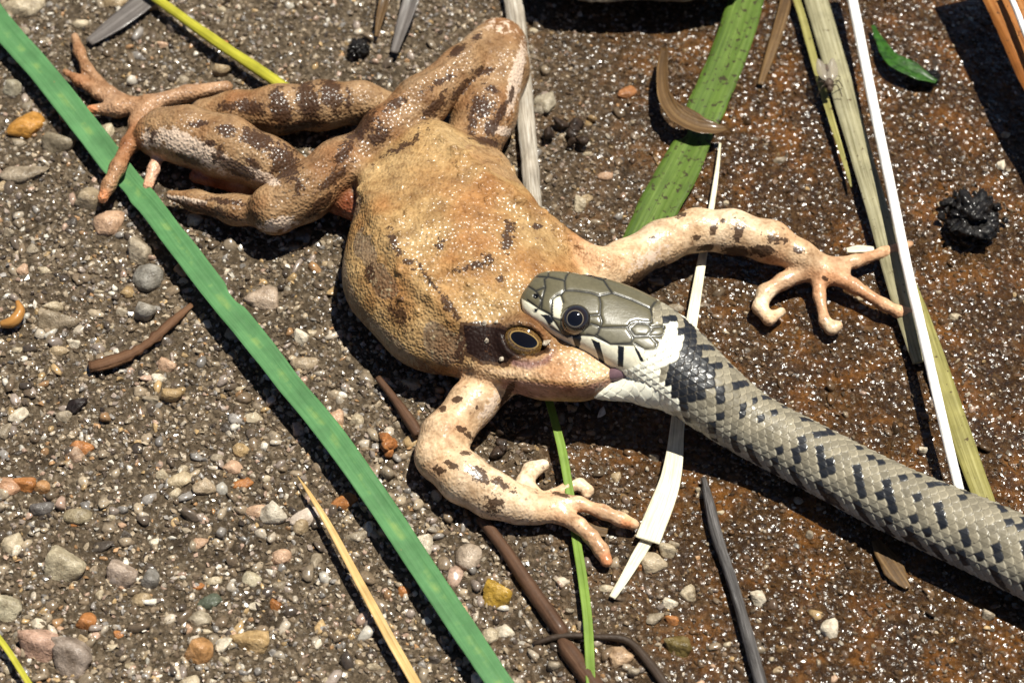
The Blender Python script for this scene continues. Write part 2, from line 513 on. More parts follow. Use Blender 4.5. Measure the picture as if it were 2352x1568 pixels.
FOOT = (chain([(520, 200, 2.2, 15), (430, 215, 2.4, 18), (340, 240, 2.6, 20), (270, 250, 2.6, 19), (208, 252, 2.4, 11)])
        + chain([(345, 250, 2.4, 24), (320, 285, 2.4, 24), (335, 262, 2.4, 26)])
        + chain([(300, 240, 2.4, 18), (252, 214, 2.2, 14), (200, 160, 2.0, 13), (182, 118, 1.9, 12), (172, 85, 1.8, 10)])
        + chain([(280, 245, 2.4, 16), (225, 215, 2.3, 12), (180, 185, 2.2, 11), (150, 165, 2.0, 8)])
        + chain([(318, 290, 3.2, 18), (296, 332, 4.2, 18), (270, 385, 5.4, 17), (250, 425, 5.2, 15), (236, 455, 4.4, 13)]))
add_group('foot', FOOT, .0012, .0009)
add_group('toe', chain([(368, 345, 3.4, 16), (352, 390, 3.2, 13), (340, 428, 2.8, 13)]), .001, .0006)

# dorsolateral folds, warts and the hollow behind the eye
def ridge(pts, r0, r1, lift, k, grp=None):
    q = []
    n = len(pts)
    for i, (u, v) in enumerate(catmull(np.array(pts, float), 26)[:, :2]):
        s = surf(u, v)
        if s is not None: q.append(s + np.array([0, 0, lift]))
    pr = [(a, b, r0 + (r1 - r0) * i / len(q), r0 + (r1 - r0) * (i + 1) / len(q), 1.0) for i, (a, b) in enumerate(zip(q[:-1], q[1:]))]
    add_group(grp or 'ridge', pr, .0004, k, keep=grp is not None)

ridge([(838, 392), (862, 470), (895, 545), (955, 640), (1010, 690), (1060, 738)], .0011, .0013, -.0004, .0030)
ridge([(1005, 305), (1045, 350), (1100, 400), (1180, 455), (1260, 510), (1350, 570), (1395, 605)], .0011, .0013, -.0005, .0030)
ridge([(1100, 838), (1170, 858), (1260, 868), (1340, 872), (1392, 858)], .0010, .0012, -.0004, .0022)      # lip
ridge([(1098, 100), (1030, 150), (950, 200), (870, 262), (830, 300)], .0006, .0006, -.0002, .0010)
ridge([(800, 330), (740, 372), (690, 408), (640, 446)], .0006, .0005, -.0002, .0010)
ridge([(1040, 620), (1075, 602), (1125, 598)], .0007, .0007, -.0003, .0018)
ridge([(1130, 690), (1185, 700), (1215, 690)], .0006, .0006, -.0003, .0018)
for _ in range(70):
    t = rng.uniform(); side = rng.uniform() < .6
    if side:
        a = np.array([(1010, 300), (1100, 395), (1240, 480), (1330, 560)]); spread = 26
    else:
        a = np.array([(850, 420), (880, 540), (960, 650), (1040, 720)]); spread = 34
    c = catmull(a.astype(float), 60)[int(t * 59)][:2] + rng.normal(size=2) * spread
    s = surf(*c)
    if s is not None and s[2] > .006:
        r = rng.uniform(.00035, .0008)
        add_group('wart', [(s, s, r, r, 1.0)], .0002, .0007, keep=False)

# eye socket of the frog
EYE_N = np.array([-.10, -.62, .78]); EYE_N /= np.linalg.norm(EYE_N)
EYE_X = P(1300, 815, 12) - P(1200, 775, 12); EYE_X -= EYE_N * (EYE_X @ EYE_N); EYE_X /= np.linalg.norm(EYE_X)
EYE_Y = np.cross(EYE_N, EYE_X)
es = surf(1204, 782)
EYE_C = es - EYE_N * .0026
add_group('lid', [(EYE_C, EYE_C, .0047, .0047, 1.0)], .001, .0022, keep=False)
sl, ax = block(EYE_C - .008, EYE_C + .008)
X = np.stack(np.meshgrid(*ax, indexing='ij'), -1) - (EYE_C + EYE_N * .0046)
ell = np.sqrt((X @ EYE_X / .0043) ** 2 + (np.abs(X @ EYE_Y) / .0028) ** 1.5 + (X @ EYE_N / .0030) ** 2) - 1
ell = ell * .0023
FIELD[sl] = -smin(-FIELD[sl], ell.astype(np.float32), .0004)
tt = np.linspace(0, 2 * math.pi, 40)
yy = np.sign(np.sin(tt)) * np.abs(np.sin(tt)) ** 1.35
rim = [EYE_C + EYE_N * (.0043 - .0016 * np.cos(a) ** 2 - .0003) + EYE_X * .0044 * np.cos(a) + EYE_Y * .0030 * y for a, y in zip(tt, yy)]
add_group('lid', [(a, b, .00042, .00042, 1.0) for a, b in zip(rim[:-1], rim[1:])], .0002, .0006)

# flank wrinkles: shallow real relief along the flank
def surface_nets(D, org, vox):
    S = D < 0
    c = S[:-1, :-1, :-1].astype(np.uint8)
    for a in ((1,0,0),(0,1,0),(0,0,1),(1,1,0),(1,0,1),(0,1,1),(1,1,1)):
        c = c + S[a[0]:S.shape[0]-1+a[0], a[1]:S.shape[1]-1+a[1], a[2]:S.shape[2]-1+a[2]]
    act = (c > 0) & (c < 8)
    I = np.argwhere(act)
    vid = np.full(act.shape, -1, np.int64); vid[act] = np.arange(len(I))
    acc = np.zeros((len(I), 3)); cnt = np.zeros(len(I))
    cor = [(i, j, k) for i in (0, 1) for j in (0, 1) for k in (0, 1)]
    val = {q: D[I[:, 0] + q[0], I[:, 1] + q[1], I[:, 2] + q[2]].astype(float) for q in cor}
    for a in cor:
        for axx in range(3):
            if a[axx] == 0:
                b = tuple(1 if i == axx else a[i] for i in range(3))
                va, vb = val[a], val[b]
                mk = (va < 0) != (vb < 0)
                t = va / np.where(mk, va - vb, 1)
                p = np.array(a, float)[None].repeat(len(I), 0); p[:, axx] = t
                acc[mk] += p[mk]; cnt[mk] += 1
    V = org + (I + acc / cnt[:, None]) * vox
    F = []
    for axx in range(3):
        a1, a2 = [(1, 2), (2, 0), (0, 1)][axx]
        s0 = np.take(S, range(0, S.shape[axx] - 1), axx); s1 = np.take(S, range(1, S.shape[axx]), axx)
        E = np.argwhere(s0 != s1)
        ok = (E[:, a1] > 0) & (E[:, a2] > 0) & (E[:, a1] < vid.shape[a1]) & (E[:, a2] < vid.shape[a2])
        E = E[ok]
        fl = S[E[:, 0], E[:, 1], E[:, 2]]
        q = []
        for d1, d2 in ((0, 0), (-1, 0), (-1, -1), (0, -1)):
            e = E.copy(); e[:, a1] += d1; e[:, a2] += d2
            q.append(vid[e[:, 0], e[:, 1], e[:, 2]])
        q = np.stack(q, -1)
        q = np.where(fl[:, None], q, q[:, ::-1])
        F.append(q)
    return V, np.concatenate(F)

FV, FF = surface_nets(FIELD, FO, VOX)
def relax(V, F, it):
    n = len(V)
    for _ in range(it):
        acc = np.zeros_like(V); cnt = np.zeros(n)
        for a, b in ((0, 1), (1, 2), (2, 3), (3, 0)):
            for k in range(3): acc[:, k] += np.bincount(F[:, a], V[F[:, b], k], n) + np.bincount(F[:, b], V[F[:, a], k], n)
            cnt += np.bincount(F[:, a], minlength=n) + np.bincount(F[:, b], minlength=n)
        V = V + .5 * (acc / cnt[:, None] - V)
    return V
FV = relax(FV, FF, 2)
def normals(V, F):
    fn = np.cross(V[F[:, 2]] - V[F[:, 0]], V[F[:, 3]] - V[F[:, 1]])
    n = np.zeros_like(V)
    for a in range(4):
        for k in range(3): n[:, k] += np.bincount(F[:, a], fn[:, k], len(V))
    return n / (np.linalg.norm(n, axis=1)[:, None] + 1e-20)
FN = normals(FV, FF)

# ---- colouring of the skin
gd = {}
for nm, prims in GROUPS:
    best = np.full(len(FV), .05)
    for (a, b, ra, rb, fl) in prims:
        R = max(ra, rb) + .006
        k = np.where(((FV > np.minimum(a, b) - R) & (FV < np.maximum(a, b) + R)).all(1))[0]
        if len(k): best[k] = np.minimum(best[k], seg_dist(FV[k], a, b, ra, rb, fl)[0])
    gd[nm] = np.minimum(gd[nm], best) if nm in gd else best
TINT = {'body': (.345, .212, .088), 'belly': (.33, .25, .155), 'arm': (.54, .37, .22), 'hand': (.54, .345, .205), 'pale': (.66, .50, .33),
        'lid': (.20, .11, .05), 'leg': (.262, .155, .075), 'inner': (.22, .062, .026), 'foot': (.30, .165, .085), 'toe': (.52, .30, .19)}  # inner: reddish skin, darkened to paint in the shaded recess between the legs
acc = np.zeros((len(FV), 3)); ws = np.zeros(len(FV))
for nm, d in gd.items():
    w = np.exp(-np.clip(d, -.0005, None) / .0007) + 1e-9
    acc += w[:, None] * np.array(TINT[nm]); ws += w
FC = acc / ws[:, None]
fu, fv = proj(FV)
facing = ((CAM - FV) * FN).sum(1) > 0
def blobs(lst, only=None):
    """soft field of elliptical marks (u, v, ru, rv, angle in degrees, weight)"""
    f = np.full(len(FV), -1.0)
    for (u, v, ru, rv, ang, w) in lst:
        c, s = math.cos(math.radians(ang)), math.sin(math.radians(ang))
        x = (fu - u) * c + (fv - v) * s; y = -(fu - u) * s + (fv - v) * c
        e = np.clip(w * (1.15 - np.sqrt((x / ru) ** 2 + (y / rv) ** 2)), -1, 1)
        f = np.maximum(f, e)
    return np.where(facing, f, np.where(f > -1, f, -1))
on_body = np.minimum(gd['body'], gd['belly']) < .0012
on_leg = gd['leg'] < .0012
# flanks: greyer and lined; skin right of the folds darker
def poly(pts, u=None, v=None):
    u = fu if u is None else u; v = fv if v is None else v
    pts = np.array(pts, float); ins = np.zeros(len(u), bool)
    for (x0, y0), (x1, y1) in zip(pts, np.roll(pts, -1, 0)):
        c = ((y0 > v) != (y1 > v)) & (u < (x1 - x0) * (v - y0) / (y1 - y0 + 1e-12) + x0)
        ins ^= c
    return ins
def polyd(pts, u=None, v=None):
    """signed distance to a polygon in survey units, positive inside"""
    u = fu if u is None else u; v = fv if v is None else v
    pts = np.array(pts, float); d = np.full(len(u), 1e9)
    for a, b in zip(pts, np.roll(pts, -1, 0)):
        e = b - a; t = np.clip(((u - a[0]) * e[0] + (v - a[1]) * e[1]) / (e @ e + 1e-12), 0, 1)
        d = np.minimum(d, np.hypot(u - a[0] - t * e[0], v - a[1] - t * e[1]))
    return np.where(poly(pts, u, v), d, -d)
flank = polyd([(760, 380), (835, 385), (872, 520), (955, 640), (1060, 745), (1085, 850), (1060, 890), (900, 860), (780, 760), (740, 600)])
fl = smooth(-14, 20, flank) * on_body
FC = FC * (1 - .75 * fl[:, None]) + .75 * fl[:, None] * np.array([.145, .098, .064])
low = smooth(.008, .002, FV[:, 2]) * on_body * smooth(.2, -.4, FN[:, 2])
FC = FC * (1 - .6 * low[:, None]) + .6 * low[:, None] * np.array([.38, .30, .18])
rightside = polyd([(1000, 290), (1100, 392), (1240, 478), (1400, 595), (1450, 500), (1200, 300)])
rs = smooth(-10, 16, rightside) * on_body
FC = FC * (1 - .5 * rs[:, None]) + .5 * rs[:, None] * np.array([.25, .135, .066])
# red-brown along the folds
fold = smooth(26, 4, np.abs(flank)) * on_body * .55 * smooth(400, 520, fv)
FC = FC * (1 - fold[:, None]) + fold[:, None] * np.array([.28, .105, .034])
# throat and lip
face_mask = polyd([(1052, 735), (1150, 742), (1172, 752), (1268, 800), (1262, 812), (1235, 818), (1180, 828), (1168, 845), (1100, 838), (1062, 815)])
lip = polyd([(1098, 838), (1140, 846), (1200, 842), (1240, 812), (1330, 800), (1420, 838), (1394, 868), (1330, 882), (1240, 872), (1180, 868), (1140, 862)])
gum = polyd([(1150, 868), (1200, 872), (1330, 888), (1400, 868), (1420, 880), (1350, 915), (1200, 915), (1150, 895)])
under_eye = polyd([(1160, 800), (1190, 826), (1240, 826), (1278, 800), (1262, 835), (1215, 850), (1175, 840)])
for d, c, w in ((lip, (.52, .35, .205), 1.0), (gum, (.26, .135, .095), .95), (under_eye, (.22, .12, .105), .9)):
    k = smooth(-6, 8, d) * facing * (gd['arm'] > .0004) * w
    FC = FC * (1 - k[:, None]) + k[:, None] * np.array(c)
# orange toe tips
for (u, v, r) in ((1392, 1286, 26), (236, 452, 26), (210, 252, 20), (1440, 1200, 22)):
    k = smooth(r, r * .4, np.hypot(fu - u, fv - v)) * .7 * (gd['body'] > .001)
    FC = FC * (1 - k[:, None]) + k[:, None] * np.array([.55, .20, .075])
for (u, v, r) in ((1915, 750, 34), (1775, 715, 52), (1755, 680, 40)):
    k = smooth(r, r * .5, np.hypot(fu - u, fv - v)) * .8 * (gd['hand'] < .001)
    FC = FC * (1 - k[:, None]) + k[:, None] * np.array([.66, .52, .35])
DARK = blobs([
    (1165, 545, 16, 38, 15, .5), (1088, 610, 48, 9, -14, .42), (1118, 588, 14, 9, 0, .5), (850, 625, 13, 22, 0, .9), (1232, 520, 12, 8, 0, .8), (1150, 640, 10, 7, 0, .6), (985, 640, 40, 9, 55, .45),
    (1030, 700, 60, 10, 52, .6), (905, 560, 12, 30, -20, .4), (935, 600, 28, 10, 45, .42), (1010, 560, 10, 22, 10, .35), (915, 720, 26, 40, -30, .5), (1060, 790, 14, 50, 10, .8),
    (1690, 577, 36, 13, 6, 1.0), (1752, 577, 32, 12, 8, 1.0), (1622, 570, 24, 7, -8, .9), (1478, 632, 60, 13, -28, 1.0), (1640, 525, 10, 18, 10, .7), (1695, 535, 14, 30, 8, .55), (1780, 550, 28, 10, 10, .7), (1560, 492, 22, 8, 0, .7),
    (1500, 548, 9, 7, 0, .8), (1600, 545, 12, 7, 0, .7), (1830, 575, 16, 8, 20, .6), (1895, 640, 9, 6, 30, .9), (1660, 508, 9, 7, 0, .7),
    (1048, 918, 12, 8, 0, .9), (1016, 938, 9, 8, 0, .8), (1096, 935, 5, 12, 0, .7), (1060, 985, 18, 8, 20, .7), (1078, 1002, 22, 6, 35, .6), (1040, 1068, 20, 9, 20, .7), (1100, 1090, 34, 16, 35, .7), (1150, 1110, 40, 10, 30, .6),
    (1130, 1160, 24, 22, 0, .5), (1010, 1080, 14, 10, 0, .5), (1165, 905, 8, 40, 30, .9), (1290, 1135, 24, 6, 10, .8), (1070, 1040, 12, 6, 0, .6),
    (1106, 245, 30, 28, 20, .75), (1150, 262, 9, 34, 25, 1.0), (1132, 290, 14, 26, 30, 1.0), (1175, 215, 6, 26, 15, .8), (1108, 165, 26, 10, -10, .7), (1120, 325, 40, 10, 15, .8), (1085, 285, 12, 36, 10, .6), (1130, 205, 20, 9, 30, .5),
    (1050, 118, 26, 10, -40, .7), (1010, 190, 46, 10, -30, .5), (1000, 245, 50, 16, -45, .75), (1060, 205, 40, 10, -45, .6), (905, 240, 34, 12, -35, .6), (870, 310, 24, 36, 40, .5), (930, 335, 60, 10, -30, .4), (830, 290, 26, 50, 40, .7), (1095, 85, 16, 8, -40, .7),
    (790, 350, 16, 40, 30, .6), (765, 410, 50, 12, -40, .7), (735, 470, 46, 12, -42, .7), (660, 400, 28, 8, -35, .4), (690, 430, 12, 22, 20, .45), (590, 500, 26, 8, 40, .4),
    (708, 232, 27, 54, -14, 1.0), (645, 250, 24, 50, -14, 1.0), (762, 215, 26, 46, -10, .95), (575, 245, 36, 18, 10, .8), (520, 245, 26, 12, 0, .6), (690, 290, 50, 14, -18, 1.0), (800, 230, 10, 30, 0, .5),
    (590, 320, 44, 22, 25, .9), (655, 375, 34, 50, -25, .85), (540, 385, 60, 15, 24, 1.0), (430, 365, 44, 9, 20, .8), (480, 330, 14, 10, 0, .8), (520, 300, 24, 16, 15, .7), (455, 285, 28, 8, -5, .7), (505, 345, 12, 14, 0, .7), (580, 372, 20, 12, 30, .7), (350, 310, 10, 20, 0, .5),
    (520, 462, 70, 7, 8, .6), (470, 480, 80, 12, 14, .8),
])
mask_f = np.clip(face_mask / 9.0, -1, 1.8) * facing
DARK = np.maximum(DARK, np.where(face_mask > -16, mask_f, -1))
PALE = blobs([(450, 345, 110, 30, 26, 1.0), (590, 402, 60, 14, 20, 1.0), (350, 320, 30, 26, 0, .6), (640, 515, 50, 18, -10, .7), (1185, 180, 16, 90, 12, .8), (1150, 300, 30, 14, 10, .8), (1145, 60, 50, 22, 15, .22),
              (1490, 590, 60, 20, -28, .4), (430, 460, 60, 8, 10, .9), (1130, 930, 20, 50, 35, .4)])
lined = fl * 1.0
lim = np.minimum(np.minimum(gd['arm'], gd['hand']), gd['pale'])
RGH = 1 - .75 * smooth(.0012, -.0002, lim) - .5 * smooth(-8, 6, face_mask)
RGH = np.clip(RGH, .2, 1)

m = MT('frog_skin')
co = m.obj()
base_c = m.attr('Col')
n_f = m.noise(co, 900, 4, .62); n_m = m.noise(co, 260, 4, .6); n_h = m.noise(co, 2600, 3, .6)
c = m.mix(1.0, base_c, m.ramp(n_m, [(.28, (.62, .56, .50)), (.5, (1, 1, 1)), (.74, (1.28, 1.3, 1.32))]), 'MULTIPLY')
gold = m.noise(co, 75, 3, .5)
c = m.mix(1.0, c, m.ramp(gold, [(.34, (.86, .68, .58)), (.5, (1, 1, 1)), (.66, (1.18, 1.28, 1.42))]), 'MULTIPLY')
c = m.mix(1.0, c, m.ramp(n_f, [(.25, (.62, .54, .46)), (.55, (1.05, 1.05, 1.05)), (.8, (1.2, 1.2, 1.2))]), 'MULTIPLY')
pf = m.math('ADD', m.attr('pale', 'Fac'), m.math('MULTIPLY_ADD', n_f, 1.6, -.8))
c = m.mix(m.math('MULTIPLY', m.step(pf, .12, .30), .88), c, (.60, .46, .35))
df = m.math('ADD', m.attr('dark', 'Fac'), m.math('MULTIPLY_ADD', n_f, 2.4, -1.16))
df = m.math('ADD', df, m.math('MULTIPLY_ADD', n_h, .8, -.4))
c = m.mix(m.math('MULTIPLY', m.step(df, .10, .32), .92), c, (.036, .015, .007))
c = m.mix(m.step(m.attr('dark', 'Fac'), 1.02, 1.3), c, (.014, .006, .004))
patchy = m.math('SUBTRACT', 1.0, m.math('MULTIPLY', m.step(m.attr('dark', 'Fac'), .9, 1.2), .75))
speck = m.step(m.noise(co, 1000, 3, .6), .61, .70)
c = m.mix(m.math('MULTIPLY', speck, .6), c, (.10, .045, .02))
fine = m.scale(co, (1, 1, .3))
lin = m.noise(m.scale(co, (1.0, 1.0, 0.18)), 1500, 3, .6)
c = m.mix(m.math('MULTIPLY', m.attr('lined', 'Fac'), m.step(lin, .54, .68)), c, (.30, .23, .135))
gran = m.voro(co, 2100, 'SMOOTH_F1')
rgh = m.attr('rgh', 'Fac')
hb = m.math('MULTIPLY', rgh, m.math('ADD', m.math('MULTIPLY', gran, -1.3), m.math('MULTIPLY', n_f, .55)))
hb = m.math('ADD', hb, m.math('MULTIPLY', n_m, .45))
bn = m.bump(hb, .00030, .8)
bn2 = m.film(co, 1150, .0013, extra=m.math('MULTIPLY', m.math('ADD', n_f, m.math('MULTIPLY', n_m, 1.4)), .35), amt=m.math('MULTIPLY', rgh, rgh))
slick = m.ramp(m.noise(co, 150, 4, .6), [(.40, .05), (.62, .8)])
M_FROG = m.set(color=c, rough=.55, normal=bn, spec=.12, coat=m.math('MULTIPLY', slick, patchy), coat_rough=.24, coat_normal=bn2)
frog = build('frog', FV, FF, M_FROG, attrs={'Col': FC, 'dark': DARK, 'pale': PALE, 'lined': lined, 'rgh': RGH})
tag(frog, 'brown frog sprawled on the wet sand, its snout inside the snake\'s mouth', 'frog')

# frog eye (a part): iris and slit pupil
def eyeball(name, parent, c, n, xa, R, mat, flatz=1.0):
    bv, bf = ico(4)
    ya = np.cross(n, xa)
    o = build(name, bv * R * np.array([1, 1, flatz]), bf, mat, base=False)
    o.matrix_world = Matrix.Identity(4)
    M3 = Matrix(((xa[0], ya[0], n[0], c[0]), (xa[1], ya[1], n[1], c[1]), (xa[2], ya[2], n[2], c[2]), (0, 0, 0, 1)))
    o.parent = parent
    o.matrix_local = Matrix.Translation(-Vector(parent.location)) @ M3
    return o
m = MT('frog_eye')
co = m.obj()
sp = m.node('ShaderNodeSeparateXYZ'); m.L.new(co, sp.inputs[0])
def ell_d(a, b, dy=0.0):
    x = m.math('DIVIDE', sp.outputs[0], a * MM); y = m.math('DIVIDE', m.math('SUBTRACT', sp.outputs[1], dy * MM), b * MM)
    return m.math('SQRT', m.math('ADD', m.math('MULTIPLY', x, x), m.math('MULTIPLY', y, y)))
pd = ell_d(2.35, 1.20, .25)
iris = m.ramp(m.noise(co, 3200, 4, .6), [(.3, (.035, .018, .006)), (.55, (.16, .085, .022)), (.8, (.45, .30, .10))])
ring = m.mix(m.step(pd, 1.06, 1.13), (.40, .26, .085), iris)
ec = m.mix(m.step(pd, .97, 1.04), (.004, .003, .003), ring)
M_FEYE = m.set(color=ec, rough=.08, coat=1.0, coat_rough=.03)
eyeball('eye', frog, EYE_C + EYE_N * .0004, EYE_N, EYE_X, .0041, M_FEYE)

# ================================================================== SNAKE (one continuous skin with real scales)
# u, v, height mm, half width, half height up, half height down (mm), section exponent
SN = np.array([
    (1209, 666, 17.4, 0.5, 0.4, 0.4, .95), (1213, 668, 17.4, 2.9, 1.5, 1.4, .92), (1234, 676, 17.3, 4.5, 2.6, 2.2, .88), (1270, 690, 17.0, 5.5, 3.5, 2.6, .84),
    (1312, 706, 16.5, 6.2, 4.1, 2.9, .80), (1352, 721, 16.0, 6.8, 4.5, 3.1, .78), (1420, 750, 15.1, 7.3, 4.8, 3.3, .80),
    (1490, 790, 14.2, 7.4, 4.9, 4.6, .85), (1552, 838, 12.6, 7.1, 5.0, 6.0, .92), (1625, 900, 10.6, 6.4, 5.2, 6.0, .97), (1719, 970, 7.2, 5.6, 5.2, 5.4, 1.0),
    (1861, 1046, 5.9, 5.5, 5.2, 5.2, 1.0), (2060, 1148, 5.8, 5.7, 5.4, 5.3, 1.0), (2260, 1236, 6.0, 6.2, 5.8, 5.6, 1.0), (2460, 1330, 6.1, 6.5, 6.0, 5.8, 1.0),
    (2660, 1440, 6.9, 6.5, 6.0, 5.8, 1.0), (2840, 1590, 6.9, 6.4, 5.9, 5.7, 1.0), (2960, 1790, 6.8, 6.3, 5.8, 5.6, 1.0), (2990, 2000, 6.7, 6.2, 5.7, 5.5, 1.0)])
ctl = np.array([np.concatenate([P(r[0], r[1], r[2]), r[3:6] * MM, r[6:]]) for r in SN])
dense = catmull(ctl, 4000)
arc = np.concatenate([[0], np.cumsum(np.linalg.norm(np.diff(dense[:, :3], axis=0), axis=1))])
VIS = 0.128
sv = np.concatenate([np.linspace(0, .002, 26)[:-1], np.arange(.002, VIS, .00016), np.arange(VIS, arc[-1], .0007)])
R = np.stack([np.interp(sv, arc, dense[:, k]) for k in range(7)], -1)
NTH = 330
th = np.linspace(-math.pi, math.pi, NTH, endpoint=False)
C = R[:, :3]
T = np.gradient(C, sv, axis=0); T /= np.linalg.norm(T, axis=1)[:, None]
Sd = np.cross(T, [0, 0, 1.0]); Sd /= np.linalg.norm(Sd, axis=1)[:, None]
U = np.cross(Sd, T)
roll = np.radians(np.interp(sv, [0, .02, .035, .06], [4, 4, 0, 0]))[:, None]
U, Sd = U * np.cos(roll) + Sd * np.sin(roll), Sd * np.cos(roll) - U * np.sin(roll)
e = R[:, 6:7]
st = np.sin(th)[None]; ct = np.cos(th)[None]
sx = np.sign(st) * np.abs(st) ** e * R[:, 3:4]
cz = np.sign(ct) * np.abs(ct) ** e
sz = np.where(cz > 0, cz * R[:, 4:5], cz * R[:, 5:6])
SVt = C[:, None] + Sd[:, None] * sx[..., None] + U[:, None] * sz[..., None]
ns = len(sv)
dth = np.roll(SVt, -1, 1) - np.roll(SVt, 1, 1); ds = np.gradient(SVt, axis=0)
SNn = np.cross(dth, ds); SNn /= np.linalg.norm(SNn, axis=2)[..., None] + 1e-20
outw = SVt - C[:, None]
flip = np.sign((SNn * outw).sum(-1).mean()); SNn *= flip

# survey position of each skin point; the far side takes its twin's (the markings are symmetric)
flat_v = SVt.reshape(-1, 3)
hu, hv = proj(flat_v); hu = hu.reshape(ns, NTH); hv = hv.reshape(ns, NTH)
vis = ((CAM - SVt) * SNn).sum(-1) > 0
zx = (hu * 1.0884 - 1100) * 2.936; zy = (hv * 1.0884 - 600) * 2.936
mir = (-np.arange(NTH)) % NTH
zx = np.where(vis, zx, zx[:, mir]); zy = np.where(vis, zy, zy[:, mir])
HEADN = int(np.searchsorted(sv, .062))
hx = zx[:HEADN].ravel(); hy = zy[:HEADN].ravel()

PLATES = [
    [(805, 200), (792, 268), (765, 285), (772, 350), (757, 400), (748, 445)], [(655, 262), (690, 266), (792, 268), (905, 293), (915, 300)],
    [(962, 185), (955, 226), (925, 265), (915, 300), (918, 366), (900, 385), (850, 410), (822, 440)],
    [(955, 226), (1100, 258), (1200, 292), (1248, 262), (1300, 246)], [(1200, 292), (1238, 350), (1266, 388), (1170, 408), (1100, 385), (985, 370), (918, 370)],
    [(1166, 408), (1180, 460), (1174, 545), (1102, 552)], [(900, 385), (888, 405), (905, 455)], [(1266, 388), (1400, 435), (1545, 500), (1575, 460), (1600, 440)],
    [(1174, 545), (1190, 600), (1176, 642), (1380, 636), (1402, 606), (1450, 595), (1550, 605), (1560, 560), (1545, 500)],
    [(1075, 640), (1110, 612), (1170, 634), (1162, 680), (1132, 706), (1076, 694)], [(1176, 642), (1150, 700), (1250, 766), (1400, 756), (1418, 720), (1376, 645)],
    [(1402, 640), (1440, 612), (1530, 620), (1556, 660), (1520, 697), (1430, 697), (1396, 650)], [(1420, 712), (1540, 702), (1594, 760), (1582, 802), (1500, 802), (1430, 756)],
    [(1556, 640), (1640, 632), (1652, 690), (1600, 706), (1548, 700)], [(822, 440), (818, 520), (826, 572), (884, 588)], [(748, 445), (742, 510), (818, 548)],
    [(650, 340), (700, 372), (768, 345)], [(640, 440), (722, 502), (812, 552), (832, 590), (905, 700), (1060, 700), (1130, 706), (1250, 766), (1410, 770)], [(722, 502), (690, 528)], [(700, 372), (745, 440), (722, 502)],
    [(1560, 560), (1640, 545), (1720, 560)], [(1575, 500), (1650, 505), (1730, 540)], [(1640, 545), (1650, 600)], [(1640, 475), (1650, 505)], [(905, 700), (895, 690), (810, 635)],
]
BARS = [[(965, 690), (1040, 702), (1024, 790), (1000, 796)], [(1110, 725), (1172, 752), (1212, 900), (1176, 898), (1150, 820)], [(1306, 775), (1352, 780), (1345, 930), (1305, 925)],
        [(1415, 760), (1450, 800), (1500, 892), (1468, 890)], [(735, 545), (820, 550), (835, 595), (800, 628), (775, 580)], [(895, 640), (970, 660), (1010, 690), (935, 720), (900, 700)], [(690, 505), (722, 500), (700, 540)]]
CREAM = [(600, 430), (722, 502), (812, 552), (832, 590), (905, 700), (1060, 700), (1130, 706), (1250, 766), (1410, 770), (1500, 800), (1590, 790), (1640, 700), (1660, 636), (1765, 610), (1775, 760), (1745, 870),
         (1640, 960), (1570, 1000), (1685, 1040), (1700, 1130), (1760, 1190), (1800, 1260), (1650, 1260), (1450, 1220), (900, 1220), (620, 700)]
CREAM2 = [(830, 430), (885, 410), (900, 470), (880, 585), (828, 572)]
BLACK = [(1770, 560), (1850, 630), (1950, 840), (2010, 950), (1985, 1090), (1935, 1165), (1750, 1180), (1690, 1070), (1655, 985), (1740, 880), (1775, 760)]
GREY = [(1060, 630), (1170, 634), (1176, 642), (1380, 636), (1450, 595), (1556, 640), (1600, 700), (1594, 790), (1500, 802), (1410, 768), (1250, 766), (1132, 706), (1060, 700)]
PLATEZONE = [(550, 150), (1300, 130), (1600, 380), (1660, 440), (1560, 500), (1560, 600), (1660, 630), (1640, 710), (1594, 800), (1500, 820), (1496, 895), (1380, 950), (1000, 960), (500, 700)]

def line_d(lines, u, v):
    d = np.full(len(u), 1e9)
    for ln in lines:
        ln = np.array(ln, float)
        for a, b in zip(ln[:-1], ln[1:]):
            ee = b - a; t = np.clip(((u - a[0]) * ee[0] + (v - a[1]) * ee[1]) / (ee @ ee), 0, 1)
            d = np.minimum(d, np.hypot(u - a[0] - t * ee[0], v - a[1] - t * ee[1]))
    return d

OLIVE = np.array([.112, .098, .058]); CRM = np.array([.74, .69, .52]); BLK = np.array([.010, .011, .014]); WHT = np.array([.80, .77, .63])
plate = np.zeros((ns, NTH), bool); plate[:HEADN] = poly(PLATEZONE, hx, hy).reshape(HEADN, NTH)
plate &= (sv < .040)[:, None]
gl = np.full((ns, NTH), 1e9)
kk = hx < 1800
tmp = np.full(hx.shape, 1e9); tmp[kk] = line_d(PLATES, hx[kk], hy[kk]); gl[:HEADN] = tmp.reshape(HEADN, NTH)

